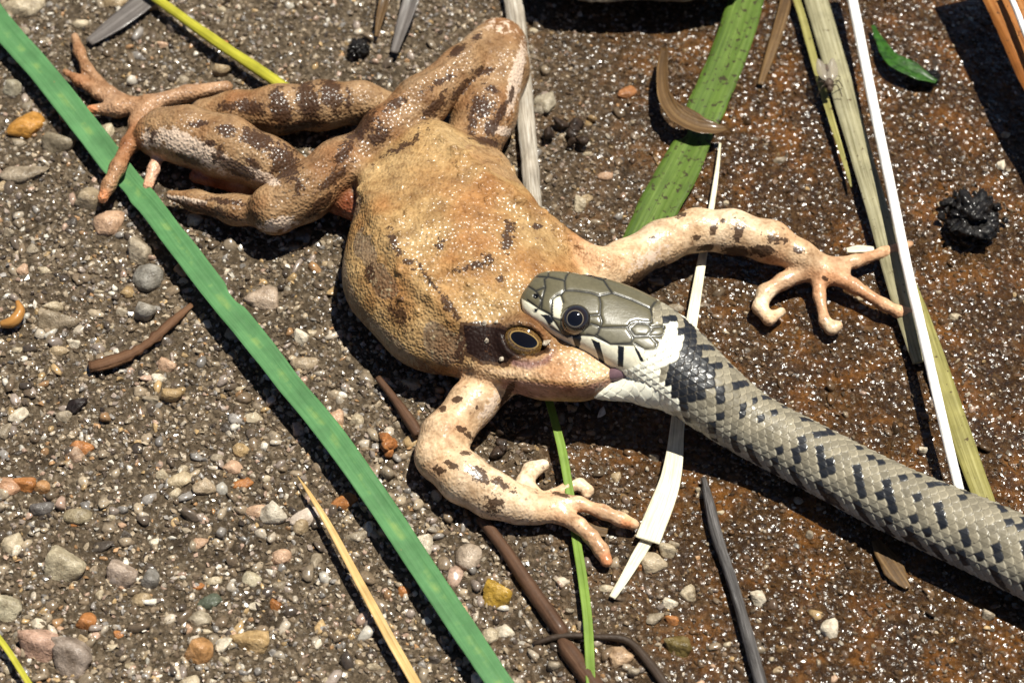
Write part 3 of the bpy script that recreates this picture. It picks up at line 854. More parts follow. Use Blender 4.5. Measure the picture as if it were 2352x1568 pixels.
# ---- shingled scales in (run, girth) lattice coordinates
pit = np.interp(sv, [0, .026, .04, .06, .12, .4], [1.35, 1.35, 1.55, 1.8, 1.98, 1.98]) * MM
arun = np.concatenate([[0], np.cumsum(np.diff(sv) / pit[:-1])])
NROW = 22                                            # rows in the full turn, belly takes the rest
girth = th / (2 * math.pi) * 31.0
A = np.repeat(arun[:, None], NTH, 1); B = np.repeat(girth[None], ns, 0)
best_c = np.full(A.shape, 1e9); bi = np.zeros(A.shape, int); bj = np.zeros(A.shape, int); lx = np.zeros(A.shape); ly = np.zeros(A.shape)
for dj in (0, 1):
    j = np.floor(B).astype(int) + dj
    y = B - j
    off = 0.5 * (j % 2)
    xr = 0.60 * (1 - np.abs(y) ** 1.9)
    i = np.ceil(A - off - xr).astype(int)
    c = i + off
    tk = c < best_c - 1e-9
    best_c = np.where(tk, c, best_c); bi = np.where(tk, i, bi); bj = np.where(tk, j, bj)
    lx = np.where(tk, A - c, lx); ly = np.where(tk, y, ly)
edge = 0.60 * (1 - np.abs(ly) ** 1.9) - lx            # run distance to this scale's rear edge
rise = np.clip((lx + .75) / 1.35, 0, 1)
hs = .19 * rise + .045 * np.exp(-(ly / .07) ** 2) * smooth(-.5, .3, lx) - .05 * (ly / .6) ** 2
hs = hs - .10 * np.exp(-(edge / .05) ** 2)
belly = np.abs(bj) >= 13
sc_u = np.arange(0, int(arun[-1]) + 3)
def hsh(a, b, s=0):
    n = (a * 73856093 ^ b * 19349663 ^ (s * 83492791)) & 0x7fffffff
    n = ((n ^ (n >> 13)) * 1274126177) & 0x7fffffff
    return (n & 0xffff) / 65535.0
r1 = hsh(bi, bj, 1); r2 = hsh(bi, bj, 2); r3 = hsh(bi, bj, 3)
aj = np.abs(bj).astype(float)
side = smooth(2.5, 10.5, aj)[..., None]
topc = np.array([.205, .178, .125]); sidec = np.array([.41, .385, .305]); lowc = np.array([.66, .63, .52])
low_ = smooth(9.5, 12.2, aj)[..., None]
SCOL = topc * (1 - side) + sidec * side
SCOL = SCOL * (1 - low_) + lowc * low_
SCOL = SCOL * (.72 + .52 * r1)[..., None]  # random scale tone, spread widened to imitate uneven specular brightness
SCOL = SCOL * (1 + .25 * (rise - .5))[..., None] if False else SCOL
# dark bars on the flank and dashes on the back, whole scales at a time
ca = bi + 0.5 * (bj % 2)
wob_ = .5 * np.sin(ca * .37) + np.where(bj < 0, 1.7, 0)
def near(p, per): return np.abs(p - per * np.round(p / per)) <= .5
bar = (aj >= 6) & (aj <= 9) & near(ca - .42 * (aj - 7) + wob_, 2.8) & (r2 < .93)
bar |= (aj >= 10) & (aj <= 11) & near(ca - .42 * (aj - 7) + wob_ + 1.4, 2.8) & (r2 < .62)
dash = (aj >= 1) & (aj <= 4) & near(ca - .42 * (aj - 2) + wob_ + 1.2, 2.8) & (r2 < .72)
extra = (r3 < .02) & (aj < 9)
dk = (bar | dash | extra) & ~belly
SCOL = np.where(dk[..., None], BLK * 1.3 + .012 * r1[..., None], SCOL)
SCOL = np.where(belly[..., None], np.array([.50, .44, .26]), SCOL)
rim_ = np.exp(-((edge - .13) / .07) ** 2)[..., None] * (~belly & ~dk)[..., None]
SCOL = SCOL * (1 + .6 * rim_ * (1 - .4 * side))  # pale rear edge, brightened in the colour as a painted highlight
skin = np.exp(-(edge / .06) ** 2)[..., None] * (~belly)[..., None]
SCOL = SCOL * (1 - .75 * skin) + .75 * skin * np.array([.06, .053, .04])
# belly scutes: wide plates
sc_ph = (A * 1.0) % 1.0
hs = np.where(belly, .10 * sc_ph, hs)

# ---- collar colours decided per scale, then head plates
zc = {}
HN = HEADN
keyi = bi[:HN] * 100 + bj[:HN] + 50
uniq, inv = np.unique(keyi.ravel(), return_inverse=True)
cnt = np.bincount(inv); cxm = np.bincount(inv, zx[:HN].ravel()) / cnt; cym = np.bincount(inv, zy[:HN].ravel()) / cnt
inC = poly(CREAM, cxm, cym)[inv].reshape(HN, NTH); inB = poly(BLACK, cxm, cym)[inv].reshape(HN, NTH); inG = poly(GREY, cxm, cym)[inv].reshape(HN, NTH)
hs[:HN] = np.where(inC, hs[:HN] * 1.7, hs[:HN])
shade = (.88 + .22 * r1[:HN])[..., None]
sub = SCOL[:HN]
sub = np.where(inC[..., None], WHT * shade, sub)
sub = np.where(inB[..., None], BLK + .006 * r1[:HN][..., None], sub)
sub = np.where((inC | inB)[..., None], sub * (1 - .7 * skin[:HN]) + .7 * skin[:HN] * np.array([.13, .11, .08]), sub)
pc = np.repeat(OLIVE[None], HN * NTH, 0) * (.92 + .16 * vnoise(hx / 60, hy / 60, 4))[:, None]
g = poly(GREY, hx, hy); pc[g] = np.array([.165, .150, .105])
cd = poly(CREAM, hx, hy) | poly(CREAM2, hx, hy); pc[cd & ~g] = CRM
for b_ in BARS: pc[poly(b_, hx, hy)] = BLK
gv = gl[:HN].ravel()
pc = pc * (1 - .93 * np.exp(-(gv / 8.0) ** 2))[:, None] + (.93 * np.exp(-(gv / 8.0) ** 2))[:, None] * BLK
ndist = np.hypot(hx - 700, hy - 410); pc[ndist < 20] = (.004, .004, .004)
sub = np.where(plate[:HN][..., None], pc.reshape(HN, NTH, 3), sub)
SCOL[:HN] = sub
ph = -.14 * np.exp(-(np.minimum(gl, 60) / 7.0) ** 2) + .05 * smooth(0, 30, np.minimum(gl, 60))
nd = np.full((ns, NTH), 1e9); nd[:HN] = ndist.reshape(HN, NTH)
ph = ph - .5 * np.exp(-(nd / 16) ** 2)
H = np.where(plate, ph, hs * np.interp(sv, [.02, .05, .12, .4], [.75, 1.0, 1.15, 1.15])[:, None])
H[:12] *= np.linspace(0, 1, 12)[:, None]
SVt = SVt + SNn * (H * MM)[..., None]

si = np.arange(ns - 1)[:, None]; sj = np.arange(NTH)[None]
SFq = np.stack([si * NTH + sj, si * NTH + (sj + 1) % NTH, (si + 1) * NTH + (sj + 1) % NTH, (si + 1) * NTH + sj], -1).reshape(-1, 4)
if flip < 0: SFq = SFq[:, ::-1]
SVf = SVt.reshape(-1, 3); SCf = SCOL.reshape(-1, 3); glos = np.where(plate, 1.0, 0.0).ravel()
glos = np.maximum(glos, np.where(dk, .8, 0).ravel())

# ---- lower jaw, grown into the neck under the frog's chin
jaw = np.array([(1348, 900, 10.0, .35, .3), (1358, 899, 10.2, .8, .7), (1386, 899, 10.6, 1.25, 1.15), (1417, 895, 11.0, 1.8, 1.7), (1449, 887, 11.2, 2.7, 2.6), (1482, 884, 11.2, 3.6, 3.5), (1535, 880, 11.0, 4.7, 4.7), (1592, 896, 9.8, 5.0, 4.7)])
jc = catmull(np.array([np.concatenate([P(r[0], r[1], r[2]), r[3:] * MM]) for r in jaw]), 260)
jt = np.linspace(-math.pi, math.pi, 200, endpoint=False)
sec = np.stack([jc[:, 3:4] * np.sin(jt)[None], jc[:, 4:5] * np.cos(jt)[None]], -1)
JV, JF, jcrd = sweep(jc[:, :3], sec)
JA = np.repeat((jcrd[:260 * 200, 1].reshape(260, 200)), 1, 1) / (1.9 * MM)
JB = np.repeat((jt / (2 * math.pi) * 13)[None], 260, 0)
bc = np.full(JA.shape, 1e9); jlx = np.zeros(JA.shape); jly = np.zeros(JA.shape); jid = np.zeros(JA.shape, int)
for dj in (0, 1):
    j = np.floor(JB).astype(int) + dj; y = JB - j; off = .5 * (j % 2); xr = .6 * (1 - np.abs(y) ** 1.9)
    i = np.ceil(JA - off - xr).astype(int); c = i + off; tk = c < bc - 1e-9
    bc = np.where(tk, c, bc); jlx = np.where(tk, JA - c, jlx); jly = np.where(tk, y, jly); jid = np.where(tk, i * 100 + j, jid)
jedge = .6 * (1 - np.abs(jly) ** 1.9) - jlx
jh = .30 * np.clip((jlx + .75) / 1.35, 0, 1) - .10 * np.exp(-(jedge / .06) ** 2)
jr = JV[:260 * 200].reshape(260, 200, 3); jn = jr - jc[:, None, :3]; jn /= np.linalg.norm(jn, axis=2)[..., None] + 1e-12
JV[:260 * 200] = (jr + jn * (jh * MM)[..., None]).reshape(-1, 3)
jcol = WHT * (.85 + .2 * hsh(jid, jid * 7, 5))[..., None]
js = np.exp(-(jedge / .06) ** 2)[..., None]
jcol = jcol * (1 - .75 * js) + .75 * js * np.array([.10, .08, .06])
jcol = np.vstack([jcol.reshape(-1, 3), [WHT, WHT]])
# ---- gum at the corner of the mouth
gum_c = catmull(np.array([np.concatenate([P(*q[:3]), [q[3] * MM, q[4] * MM]]) for q in
                          ((1384, 868, 12.8, .4, .4), (1402, 861, 13.2, 1.1, 1.0), (1425, 853, 13.4, 1.6, 1.5), (1455, 846, 13.0, 2.0, 2.0))]), 40)
gt = np.linspace(-math.pi, math.pi, 40, endpoint=False)
GV_, GF_, _ = sweep(gum_c[:, :3], np.stack([gum_c[:, 3:4] * np.sin(gt), gum_c[:, 4:5] * np.cos(gt)], -1))
allV = [SVf, JV, GV_]; allC = [SCf, jcol, np.repeat([[.15, .09, .10]], len(GV_), 0)]; allG = [glos, np.zeros(len(JV)), np.ones(len(GV_))]
FsA = [SFq]; o1 = len(SVf); o2 = o1 + len(JV)
FsA += [f + o1 for f in JF] + [f + o2 for f in GF_]
m = MT('snake_scales')
co = m.obj(); gls = m.attr('glos', 'Fac')
n = m.noise(co, 1700, 3, .6)
c = m.mix(1.0, m.attr('Col'), m.ramp(n, [(.25, .84), (.7, 1.08)]), 'MULTIPLY')
bn = m.bump(n, .00006, .6)
M_SNAKE = m.set(color=c, spec=.25, rough=m.math('MULTIPLY_ADD', gls, -.10, .45), normal=bn, coat=m.math('MULTIPLY_ADD', gls, .22, .12), coat_rough=.16)
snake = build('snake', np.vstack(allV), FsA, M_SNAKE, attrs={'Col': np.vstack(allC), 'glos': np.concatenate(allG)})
tag(snake, 'grey scaled snake with olive head and pale collar gripping the frog\'s head in its jaws', 'snake')

# eye of the snake
ez = (995, 578)
dd = np.where(vis[:HEADN], np.hypot(zx[:HEADN] - ez[0], zy[:HEADN] - ez[1]), 1e9)
ai, aj_ = np.unravel_index(np.argmin(dd), dd.shape)
en = SNn[ai, aj_] * .6 + (CAM - SVt[ai, aj_]) / np.linalg.norm(CAM - SVt[ai, aj_]) * .5
en /= np.linalg.norm(en)
ex = T[ai] - en * (T[ai] @ en); ex /= np.linalg.norm(ex)
m = MT('snake_eye')
co = m.obj(); sp = m.node('ShaderNodeSeparateXYZ'); m.L.new(co, sp.inputs[0])
rr_ = m.math('SQRT', m.math('ADD', m.math('MULTIPLY', sp.outputs[0], sp.outputs[0]), m.math('MULTIPLY', sp.outputs[1], sp.outputs[1])))
ec = m.ramp(m.math('DIVIDE', rr_, .0026), [(.49, (.004, .004, .006)), (.51, (.20, .165, .11)), (.54, (.15, .12, .08)), (.57, (.016, .010, .008)), (1.0, (.010, .008, .008))])
M_SEYE = m.set(color=ec, rough=.06, coat=1.0, coat_rough=.03)
eyeball('eye', snake, SVt[ai, aj_] - SNn[ai, aj_] * .0011, en, ex, .00268, M_SEYE)

# ================================================================== PLANTS, STRAWS, ROOTS
def plant_mat(name, c0, c1, c2, stripe=2600, rough=.45, coat=.0, mid=None, mid_w=.35, spots=None, spot_t=.66, bumpd=.00010, coat_rough=.15):
    m = MT(name)
    crd = m.attr('crd', 'Vector')
    st = m.noise(m.scale(crd, (1, .03, 1)), stripe, 3, .6)
    bl = m.noise(crd, 160, 4, .6)
    c = m.ramp(st, [(.28, c0), (.52, c1), (.76, c2)])
    c = m.mix(1.0, c, m.ramp(bl, [(.3, .75), (.65, 1.12)]), 'MULTIPLY')
    if mid:
        sp = m.node('ShaderNodeSeparateXYZ'); m.L.new(crd, sp.inputs[0])
        ab = m.math('ABSOLUTE', sp.outputs[0])
        k = m.math('SUBTRACT', 1.0, m.step(ab, .1 * mid_w * MM, mid_w * MM))
        c = m.mix(m.math('MULTIPLY', k, m.ramp(bl, [(.50, .0), (.80, .55)])), c, mid)
    if spots:
        c = m.mix(m.math('MULTIPLY', m.step(m.noise(crd, 900, 3, .65), spot_t, spot_t + .05), .9), c, spots)
    bn = m.bump(m.math('ADD', st, m.math('MULTIPLY', m.noise(crd, 1800, 3), .4)), bumpd, .8)
    m.b.inputs['Coat Roughness'].default_value = coat_rough
    return m.set(color=c, spec=.15, rough=rough, normal=bn, coat=coat * .5)

def stem(name, pts, mat, label, cat, flat=1.0, parent=None, nsec=14, n=None, wob=.04, lobes=0, group=None):
    """round or flattened stalk; pts: u, v, height mm, half width in survey units"""
    q = np.array([np.concatenate([P(u, v, h), [r * mpp(P(u, v, h))]]) for (u, v, h, r) in pts])
    n = n or max(24, int(np.linalg.norm(np.diff(q[:, :3], axis=0), axis=1).sum() / .0012))
    c = catmull(q, n)
    a = np.linspace(0, 2 * math.pi, nsec, endpoint=False)
    wv = 1 + wob * rng.normal(size=(n, 1)) * .6 + wob * fbm(np.arange(n)[:, None] * .25, a[None] * 1.2, int(rng.integers(99)), 2)
    sec = np.stack([np.cos(a)[None] * c[:, 3:4] * wv, np.sin(a)[None] * c[:, 3:4] * flat * wv * (1 + (.12 * np.cos(a * lobes) if lobes else 0))], -1)
    V, F, crd = sweep(c[:, :3], sec)
    o = build(name, V, F, mat, parent, attrs={'crd': crd})
    return tag(o, label, cat, group) if label else o

def blade(name, pts, mat, label, cat, vee=.25, thick=.28, notches=(), ragged=.03, tip=False, parent=None, curl=0.0, group=None, n=None):
    """flat leaf blade with a real thickness; notches: (fraction along, side, depth, length)"""
    q = np.array([np.concatenate([P(u, v, h), [r * mpp(P(u, v, h))]]) for (u, v, h, r) in pts])
    n = n or max(40, int(np.linalg.norm(np.diff(q[:, :3], axis=0), axis=1).sum() / .0007))
    c = catmull(q, n)
    xs = np.linspace(-1, 1, 11)
    t = np.linspace(0, 1, n)
    sd = int(rng.integers(999))
    eL = 1 + ragged * fbm(t * n * .12, t * 0, sd, 3); eR = 1 + ragged * fbm(t * n * .12, t * 0 + 9, sd + 3, 3)
    for (f, s_, dep, ln) in notches:
        k = np.exp(-((t - f) / ln) ** 4) * dep
        if s_ < 0: eL = eL - k
        else: eR = eR - k
    w = np.where(xs[None] < 0, eL[:, None], eR[:, None]) * xs[None] * c[:, 3:4]
    zt = np.abs(xs)[None] * vee * c[:, 3:4] + curl * (xs[None] ** 2) * c[:, 3:4]
    th_ = thick * MM * (1 - .75 * np.abs(xs)[None] ** 3)
    top = np.stack([w, zt + th_ * .5 + 0 * w], -1); bot = np.stack([w, zt - th_ * .5 + 0 * w], -1)[:, ::-1]
    V, F, crd = sweep(c[:, :3], np.concatenate([top, bot], 1))
    o = build(name, V, F, mat, parent, attrs={'crd': crd})
    return tag(o, label, cat, group) if label else o

G_BLADE = plant_mat('green_blade', (.056, .150, .052), (.072, .180, .066), (.092, .205, .082), 2200, .55, 0, mid=(.33, .36, .06), mid_w=.95, spots=(.20, .15, .06), spot_t=.74)
G_THIN = plant_mat('thin_green', (.115, .185, .026), (.145, .225, .035), (.18, .27, .055), 2600, .5, .05)
G_YEL = plant_mat('yellow_stem', (.23, .22, .020), (.34, .315, .030), (.40, .36, .05), 2600, .4, .2)
G_WIDE = plant_mat('wide_green', (.045, .080, .012), (.080, .130, .020), (.125, .18, .040), 1600, .42, .25, spots=(.030, .020, .010), spot_t=.57)
STRAW = plant_mat('pale_straw', (.50, .43, .27), (.72, .66, .48), (.84, .79, .63), 4200, .5, .05)
STRAW_W = plant_mat('white_straw', (.80, .76, .70), (.88, .86, .82), (.92, .91, .88), 3600, .4, .8)
REED = plant_mat('reed', (.155, .14, .072), (.27, .245, .145), (.37, .345, .23), 2600, .5, .2, spots=(.075, .050, .025), spot_t=.63)
REED_O = plant_mat('reed_olive', (.145, .130, .035), (.23, .205, .065), (.33, .30, .12), 2200, .35, .4, spots=(.06, .038, .016), spot_t=.64)
GREYST = plant_mat('grey_straw', (.14, .115, .085), (.33, .285, .225), (.58, .54, .47), 5200, .5, .15)
TAN = plant_mat('tan_blade', (.36, .22, .075), (.50, .33, .13), (.58, .44, .22), 2600, .5)
ROOT = plant_mat('root', (.052, .026, .014), (.090, .047, .027), (.150, .090, .055), 900, .55, .15, bumpd=.0003)
DROOT = plant_mat('dark_root', (.020, .013, .009), (.045, .030, .020), (.09, .065, .05), 900, .5, .3, bumpd=.0003)
TWIG = plant_mat('grey_twig', (.030, .026, .024), (.085, .078, .074), (.19, .18, .175), 3600, .6, .1, bumpd=.0003)
RED = plant_mat('red_root', (.060, .028, .014), (.12, .060, .030), (.20, .115, .065), 700, .65, 0, bumpd=.0007)
DRY = plant_mat('dry_leaf', (.040, .022, .009), (.10, .055, .020), (.21, .13, .055), 1500, .5, .5, bumpd=.0003)
ORANGE = plant_mat('orange_leaf', (.12, .040, .010), (.26, .095, .022), (.40, .19, .06), 1500, .35, .5, spots=(.03, .015, .008), spot_t=.62)
GREYLEAF = plant_mat('grey_leaf', (.060, .050, .045), (.115, .10, .09), (.20, .18, .165), 2200, .45, .3)

blade('grass_strand', [(-90, -60, 3.0, 30.0), (10, 70, 3.2, 30.0), (90, 160, 3.2, 30.0), (190, 285, 3.0, 31.5), (290, 415, 2.6, 31.5), (350, 480, 3.2, 30.0), (410, 560, 4.2, 30.0), (510, 690, 4.6, 30.0), (600, 800, 4.6, 30.0), (660, 878, 4.4, 28.5), (760, 1000, 4.4, 30.0), (860, 1140, 4.2, 30.0), (960, 1290, 4.2, 30.0), (1050, 1425, 4.2, 30.0), (1140, 1560, 4.2, 30.0), (1230, 1690, 3.6, 28.5), (1310, 1810, 2.4, 21.0), (1370, 1900, 1.2, 3.8)], G_BLADE,
      'broad bluish-green grass blade with yellow midrib lying across the gravel under the frog\'s toe', 'grass blade', vee=.20, thick=.3, ragged=.04,
      notches=((.27, 1, .25, .018), (.435, -1, .26, .011), (.33, -1, .10, .03)))
blade('grass_strand', [(1256, 905, 3.6, 9.3), (1272, 960, 3.4, 9.3), (1292, 1040, 3.2, 10.2), (1308, 1130, 2.7, 10.2), (1322, 1230, 1.8, 10.2), (1338, 1330, 1.9, 11.0), (1350, 1430, 2.0, 11.0), (1357, 1570, 2.0, 11.0), (1362, 1690, 1.8, 11.0)], G_THIN,
      'narrow light green grass blade running under the frog\'s bent hand', 'grass blade', vee=.3, thick=.35)
stem('grass_stalk', [(300, -50, 3.0, 12), (370, 5, 3.0, 12), (500, 98, 2.9, 13), (590, 158, 2.8, 14), (650, 198, 2.7, 14), (700, 230, 2.4, 13)], G_YEL, 'yellow-green grass stem ending behind the frog\'s hind leg', 'grass stem', flat=.7)
blade('grass_strand', [(-60, 1390, 2.5, 6), (10, 1482, 2.5, 7), (45, 1535, 2.4, 7), (110, 1640, 2.3, 7)], G_YEL, 'thin yellow grass blade beside the big pink pebble', 'grass blade', vee=.3)
blade('dry_grass_strand', [(684, 1094, 1.5, 1.4), (715, 1140, 2.2, 5.0), (760, 1215, 2.8, 7.9), (830, 1345, 3.0, 10.1), (895, 1465, 3.0, 11.5), (960, 1580, 2.8, 12.2), (1010, 1680, 2.6, 12.2)], TAN,
      'tan dried grass blade with a pointed tip beside two white triangular pebbles', 'grass blade', vee=.3)
stem('root', [(1105, 1190, .9, 14), (1160, 1262, 1.0, 15), (1215, 1345, 1.0, 17), (1262, 1412, .9, 19), (1290, 1452, .6, 17), (1300, 1466, .2, 6)], ROOT, 'smooth brown root running out from beneath the frog\'s forearm', 'root')
stem('root', [(1284, 1466, .2, 7), (1300, 1486, .6, 19), (1325, 1520, .7, 22), (1368, 1580, .8, 23), (1420, 1660, .8, 23)], ROOT, 'thick brown root end passing under the narrow green grass blade', 'root')
stem('root', [(1225, 1478, .3, 6), (1290, 1460, .9, 8), (1370, 1462, 1.0, 8), (1440, 1470, .9, 9), (1490, 1520, .8, 11), (1540, 1590, .6, 12)], DROOT, 'thin blackish root bending across the brown root ends', 'root')
stem('root', [(868, 868, .8, 8), (905, 915, 1.0, 10), (940, 965, 1.1, 14), (962, 1000, 1.0, 14)], ROOT, 'short brown root beside the frog\'s elbow', 'root')
stem('twig', [(1616, 1098, 1.0, 6), (1628, 1150, 1.3, 12), (1645, 1225, 1.4, 14), (1680, 1330, 1.4, 13), (1712, 1440, 1.3, 14), (1745, 1560, 1.2, 15), (1780, 1680, 1.2, 15)], TWIG, 'weathered grey twig standing clear below the snake\'s body', 'twig')
stem('root', [(205, 842, 1.0, 16.0), (245, 832, 1.3, 18.4), (300, 812, 1.1, 13.6), (350, 780, 0.9, 12.0), (400, 735, 0.8, 10.4), (440, 700, 0.5, 6.4)], RED, 'reddish-brown rotten root stub beside the broad green blade', 'root', wob=.3, flat=.6)
# pale straw in two pieces
blade('straw', [(1654, 330, 1.2, 2.6), (1646, 400, 1.5, 5.2), (1632, 490, 1.7, 6.9), (1612, 600, 1.9, 10.3), (1592, 720, 2.0, 12.9), (1570, 860, 2.1, 14.6), (1556, 980, 2.2, 16.3), (1544, 1080, 2.4, 22.4), (1524, 1150, 2.4, 26.7), (1500, 1210, 2.2, 29.2), (1488, 1242, 2.0, 29.2)], STRAW,
      'flat cream straw passing beneath the frog\'s outstretched arm and the snake\'s neck', 'straw', vee=.06, thick=.4, ragged=.06)
blade('straw', [(1496, 1225, 1.0, 14), (1468, 1270, 1.1, 14), (1436, 1325, 1.0, 11), (1406, 1372, .8, 8)], STRAW, 'short split end of cream straw resting beside a round pale pebble', 'straw', vee=.06, thick=.35, ragged=.08)
# reed on the right
blade('reed', [(1855, -80, 2.6, 28.1), (1880, 10, 2.8, 28.1), (1912, 120, 2.8, 28.1), (1945, 235, 2.8, 27.3), (1985, 375, 2.8, 25.7), (2022, 500, 2.7, 25.7), (2055, 620, 2.6, 27.3), (2100, 760, 2.2, 28.1), (2120, 830, 1.8, 23.4)], REED,
      'broad pale reed leaf lying beneath the shiny white stalk', 'reed', vee=-.25, thick=.5, ragged=.05)
blade('reed', [(1806, -60, 1.9, 8), (1836, 20, 2.1, 9), (1870, 140, 2.1, 9), (1905, 260, 1.9, 8), (1945, 390, 1.6, 5), (1955, 430, 1.4, 2)], REED_O, 'thin olive leaf edge tucked alongside the pale reed leaf', 'reed', vee=.2, ragged=.1)
blade('reed', [(2085, 640, .8, 16), (2125, 760, 1.0, 24), (2170, 890, 1.0, 26), (2215, 1020, 1.0, 26), (2262, 1150, 1.0, 24), (2310, 1290, .9, 24)], REED_O, 'flat olive reed leaf pressed into the mud beside the shiny white stalk', 'reed', vee=-.05, thick=.4, ragged=.07)
stem('reed_stalk', [(1945, -60, 6.6, 12.0), (1962, 20, 6.6, 12.0), (2010, 260, 6.4, 12.0), (2048, 440, 6.2, 12.0), (2085, 620, 6.0, 12.0), (2118, 760, 5.8, 12.0), (2150, 900, 5.6, 12.0), (2178, 1020, 5.2, 12.0), (2205, 1130, 4.6, 11.2), (2225, 1215, 4.0, 10.3)], STRAW_W,
     'shiny white straight reed stalk lying over the pale reed leaf', 'reed', flat=.8, wob=.015)
stem('dry_reed', [(1165, -70, 1.8, 22), (1180, 10, 1.9, 22), (1194, 120, 1.9, 21), (1205, 240, 1.9, 21), (1214, 340, 1.9, 20), (1222, 430, 1.8, 20), (1228, 480, 1.5, 18)], GREYST, 'grey ribbed dry stem lying behind the frog\'s raised knee', 'stem', flat=.55, lobes=5, nsec=20)
blade('grey_leaf', [(958, -60, 6.0, 20), (945, 0, 5.0, 19), (925, 60, 3.4, 15), (905, 122, 1.4, 9)], GREYLEAF, 'blurred grey dry leaf standing behind the frog\'s hind leg', 'leaf', vee=.2)
blade('grey_leaf', [(895, -60, 5.0, 14), (884, 0, 4.0, 13), (872, 45, 2.6, 9), (864, 85, 1.2, 4)], DRY, 'small brown dry leaf standing beside the blurred grey leaf', 'leaf', vee=.2)
blade('grey_leaf', [(400, -60, 1.4, 30), (345, -6, 1.4, 28), (275, 48, 1.2, 24), (205, 98, .9, 12)], GREYLEAF, 'flat lilac-grey dead leaf on the sand beside the yellow-green stem', 'leaf', vee=.1, ragged=.12)
blade('wide_leaf', [(1760, -120, 2.6, 39.0), (1722, -20, 2.6, 39.0), (1690, 80, 2.6, 42.1), (1652, 180, 2.4, 43.7), (1620, 252, 2.2, 43.7), (1606, 288, 2.0, 42.1)], G_WIDE, 'broad wet green leaf, upper torn piece beyond the brown curled leaf', 'leaf', vee=.06, thick=.35, ragged=.08, notches=((.95, 1, .35, .05),))
blade('wide_leaf', [(1604, 300, 1.2, 37.7), (1570, 370, 1.3, 45.9), (1528, 450, 1.4, 47.6), (1492, 520, 1.3, 47.6), (1470, 570, 1.2, 45.9)], G_WIDE, 'broad green leaf piece running down behind the frog\'s outstretched arm', 'leaf', vee=.06, thick=.35, ragged=.08, notches=((.06, 1, .5, .06),))
blade('curled_leaf', [(1526, 112, 4.0, 9), (1520, 160, 4.2, 13), (1526, 215, 4.3, 17), (1552, 262, 4.2, 25), (1598, 288, 4.0, 27), (1640, 296, 3.8, 18), (1668, 296, 3.4, 6)], DRY, 'thin brown curled dead leaf hooked over the broad green leaf', 'leaf', vee=.0, curl=.35, thick=.22, ragged=.45)
blade('sunken_leaf', [(1812, -30, 1.2, 12), (1796, 40, 1.2, 14), (1772, 115, 1.1, 12), (1746, 195, .8, 7)], DRY, 'dull brown sunken leaf strip between the green leaf and the reed', 'leaf', vee=.0)
blade('orange_leaf', [(2270, -130, 13.5, 70), (2335, -10, 13.2, 76), (2390, 100, 12.6, 80), (2440, 210, 12.0, 80), (2500, 340, 11.0, 72)], ORANGE, 'broad orange-brown dead leaf raised over a dark gap', 'leaf', vee=-.15, thick=.5, ragged=.06)
stem('straw', [(2310, -30, 16.0, 6), (2335, 25, 15.8, 7), (2356, 80, 15.4, 7), (2400, 190, 14.8, 7)], STRAW_W, 'thin white straw lying on the orange-brown dead leaf', 'straw')
blade('leaf_chip', [(1300, 1190, 1.0, 8), (1340, 1210, 1.2, 15), (1395, 1222, 1.0, 12)], DRY, 'small brown leaf chip beneath the frog\'s fingers', 'leaf', vee=.1, ragged=.2)
blade('leaf_chip', [(1945, 575, 1.2, 6), (1975, 572, 1.3, 10), (2010, 572, 1.2, 5)], STRAW, 'small cream leaf chip behind the frog\'s upper finger', 'leaf', vee=.1, ragged=.2)
blade('rotten_leaf', [(2010, 1300 - 60, .3, 10), (2050, 1300, .4, 26), (2085, 1350, .3, 8)], DRY, 'sunken brown leaf scrap in the mud below the snake\'s body', 'leaf', vee=.0, ragged=.25)

# ------------------------------------------------------------------ lumps of dirt and moss
def lump(name, u, v, h, n, spread, r0, r1, mat, label, cat, zs=.8):
    """knobbly clod built from fused nuggets"""
    bv, bf = ico(2); Vs = []; Fs = []; k = 0
    c = P(u, v, 0)
    for i in range(n):
        d = rng.normal(size=2) * spread * .5
        q = P(u + d[0], v + d[1], h * rng.uniform(.2, 1))
        r = rng.uniform(r0, r1) * MM
        Vs.append(q + bv * stone_dirs(bv, 12, rng, 8)[:, None] * r * np.array([1, 1, zs])); Fs.append(bf + k); k += len(bv)
    return tag(build(name, np.vstack(Vs), np.vstack(Fs), mat), label, cat)
def lump_mat(name, c0, c1, rough, coat):
    m = MT(name); co = m.obj(); n = m.noise(co, 900, 4, .6)
    return m.set(color=m.ramp(n, [(.3, c0), (.7, c1)]), spec=.12, rough=rough, normal=m.bump(n, .0004, .9), coat=coat * .5, coat_rough=.1)
M_BLACKD = lump_mat('black_dirt', (.004, .004, .004), (.016, .013, .011), .4, .7)
M_MOSS = lump_mat('moss', (.008, .025, .004), (.035, .11, .012), .4, .5)
M_DARKD = lump_mat('dark_dirt', (.012, .008, .006), (.05, .032, .022), .5, .5)
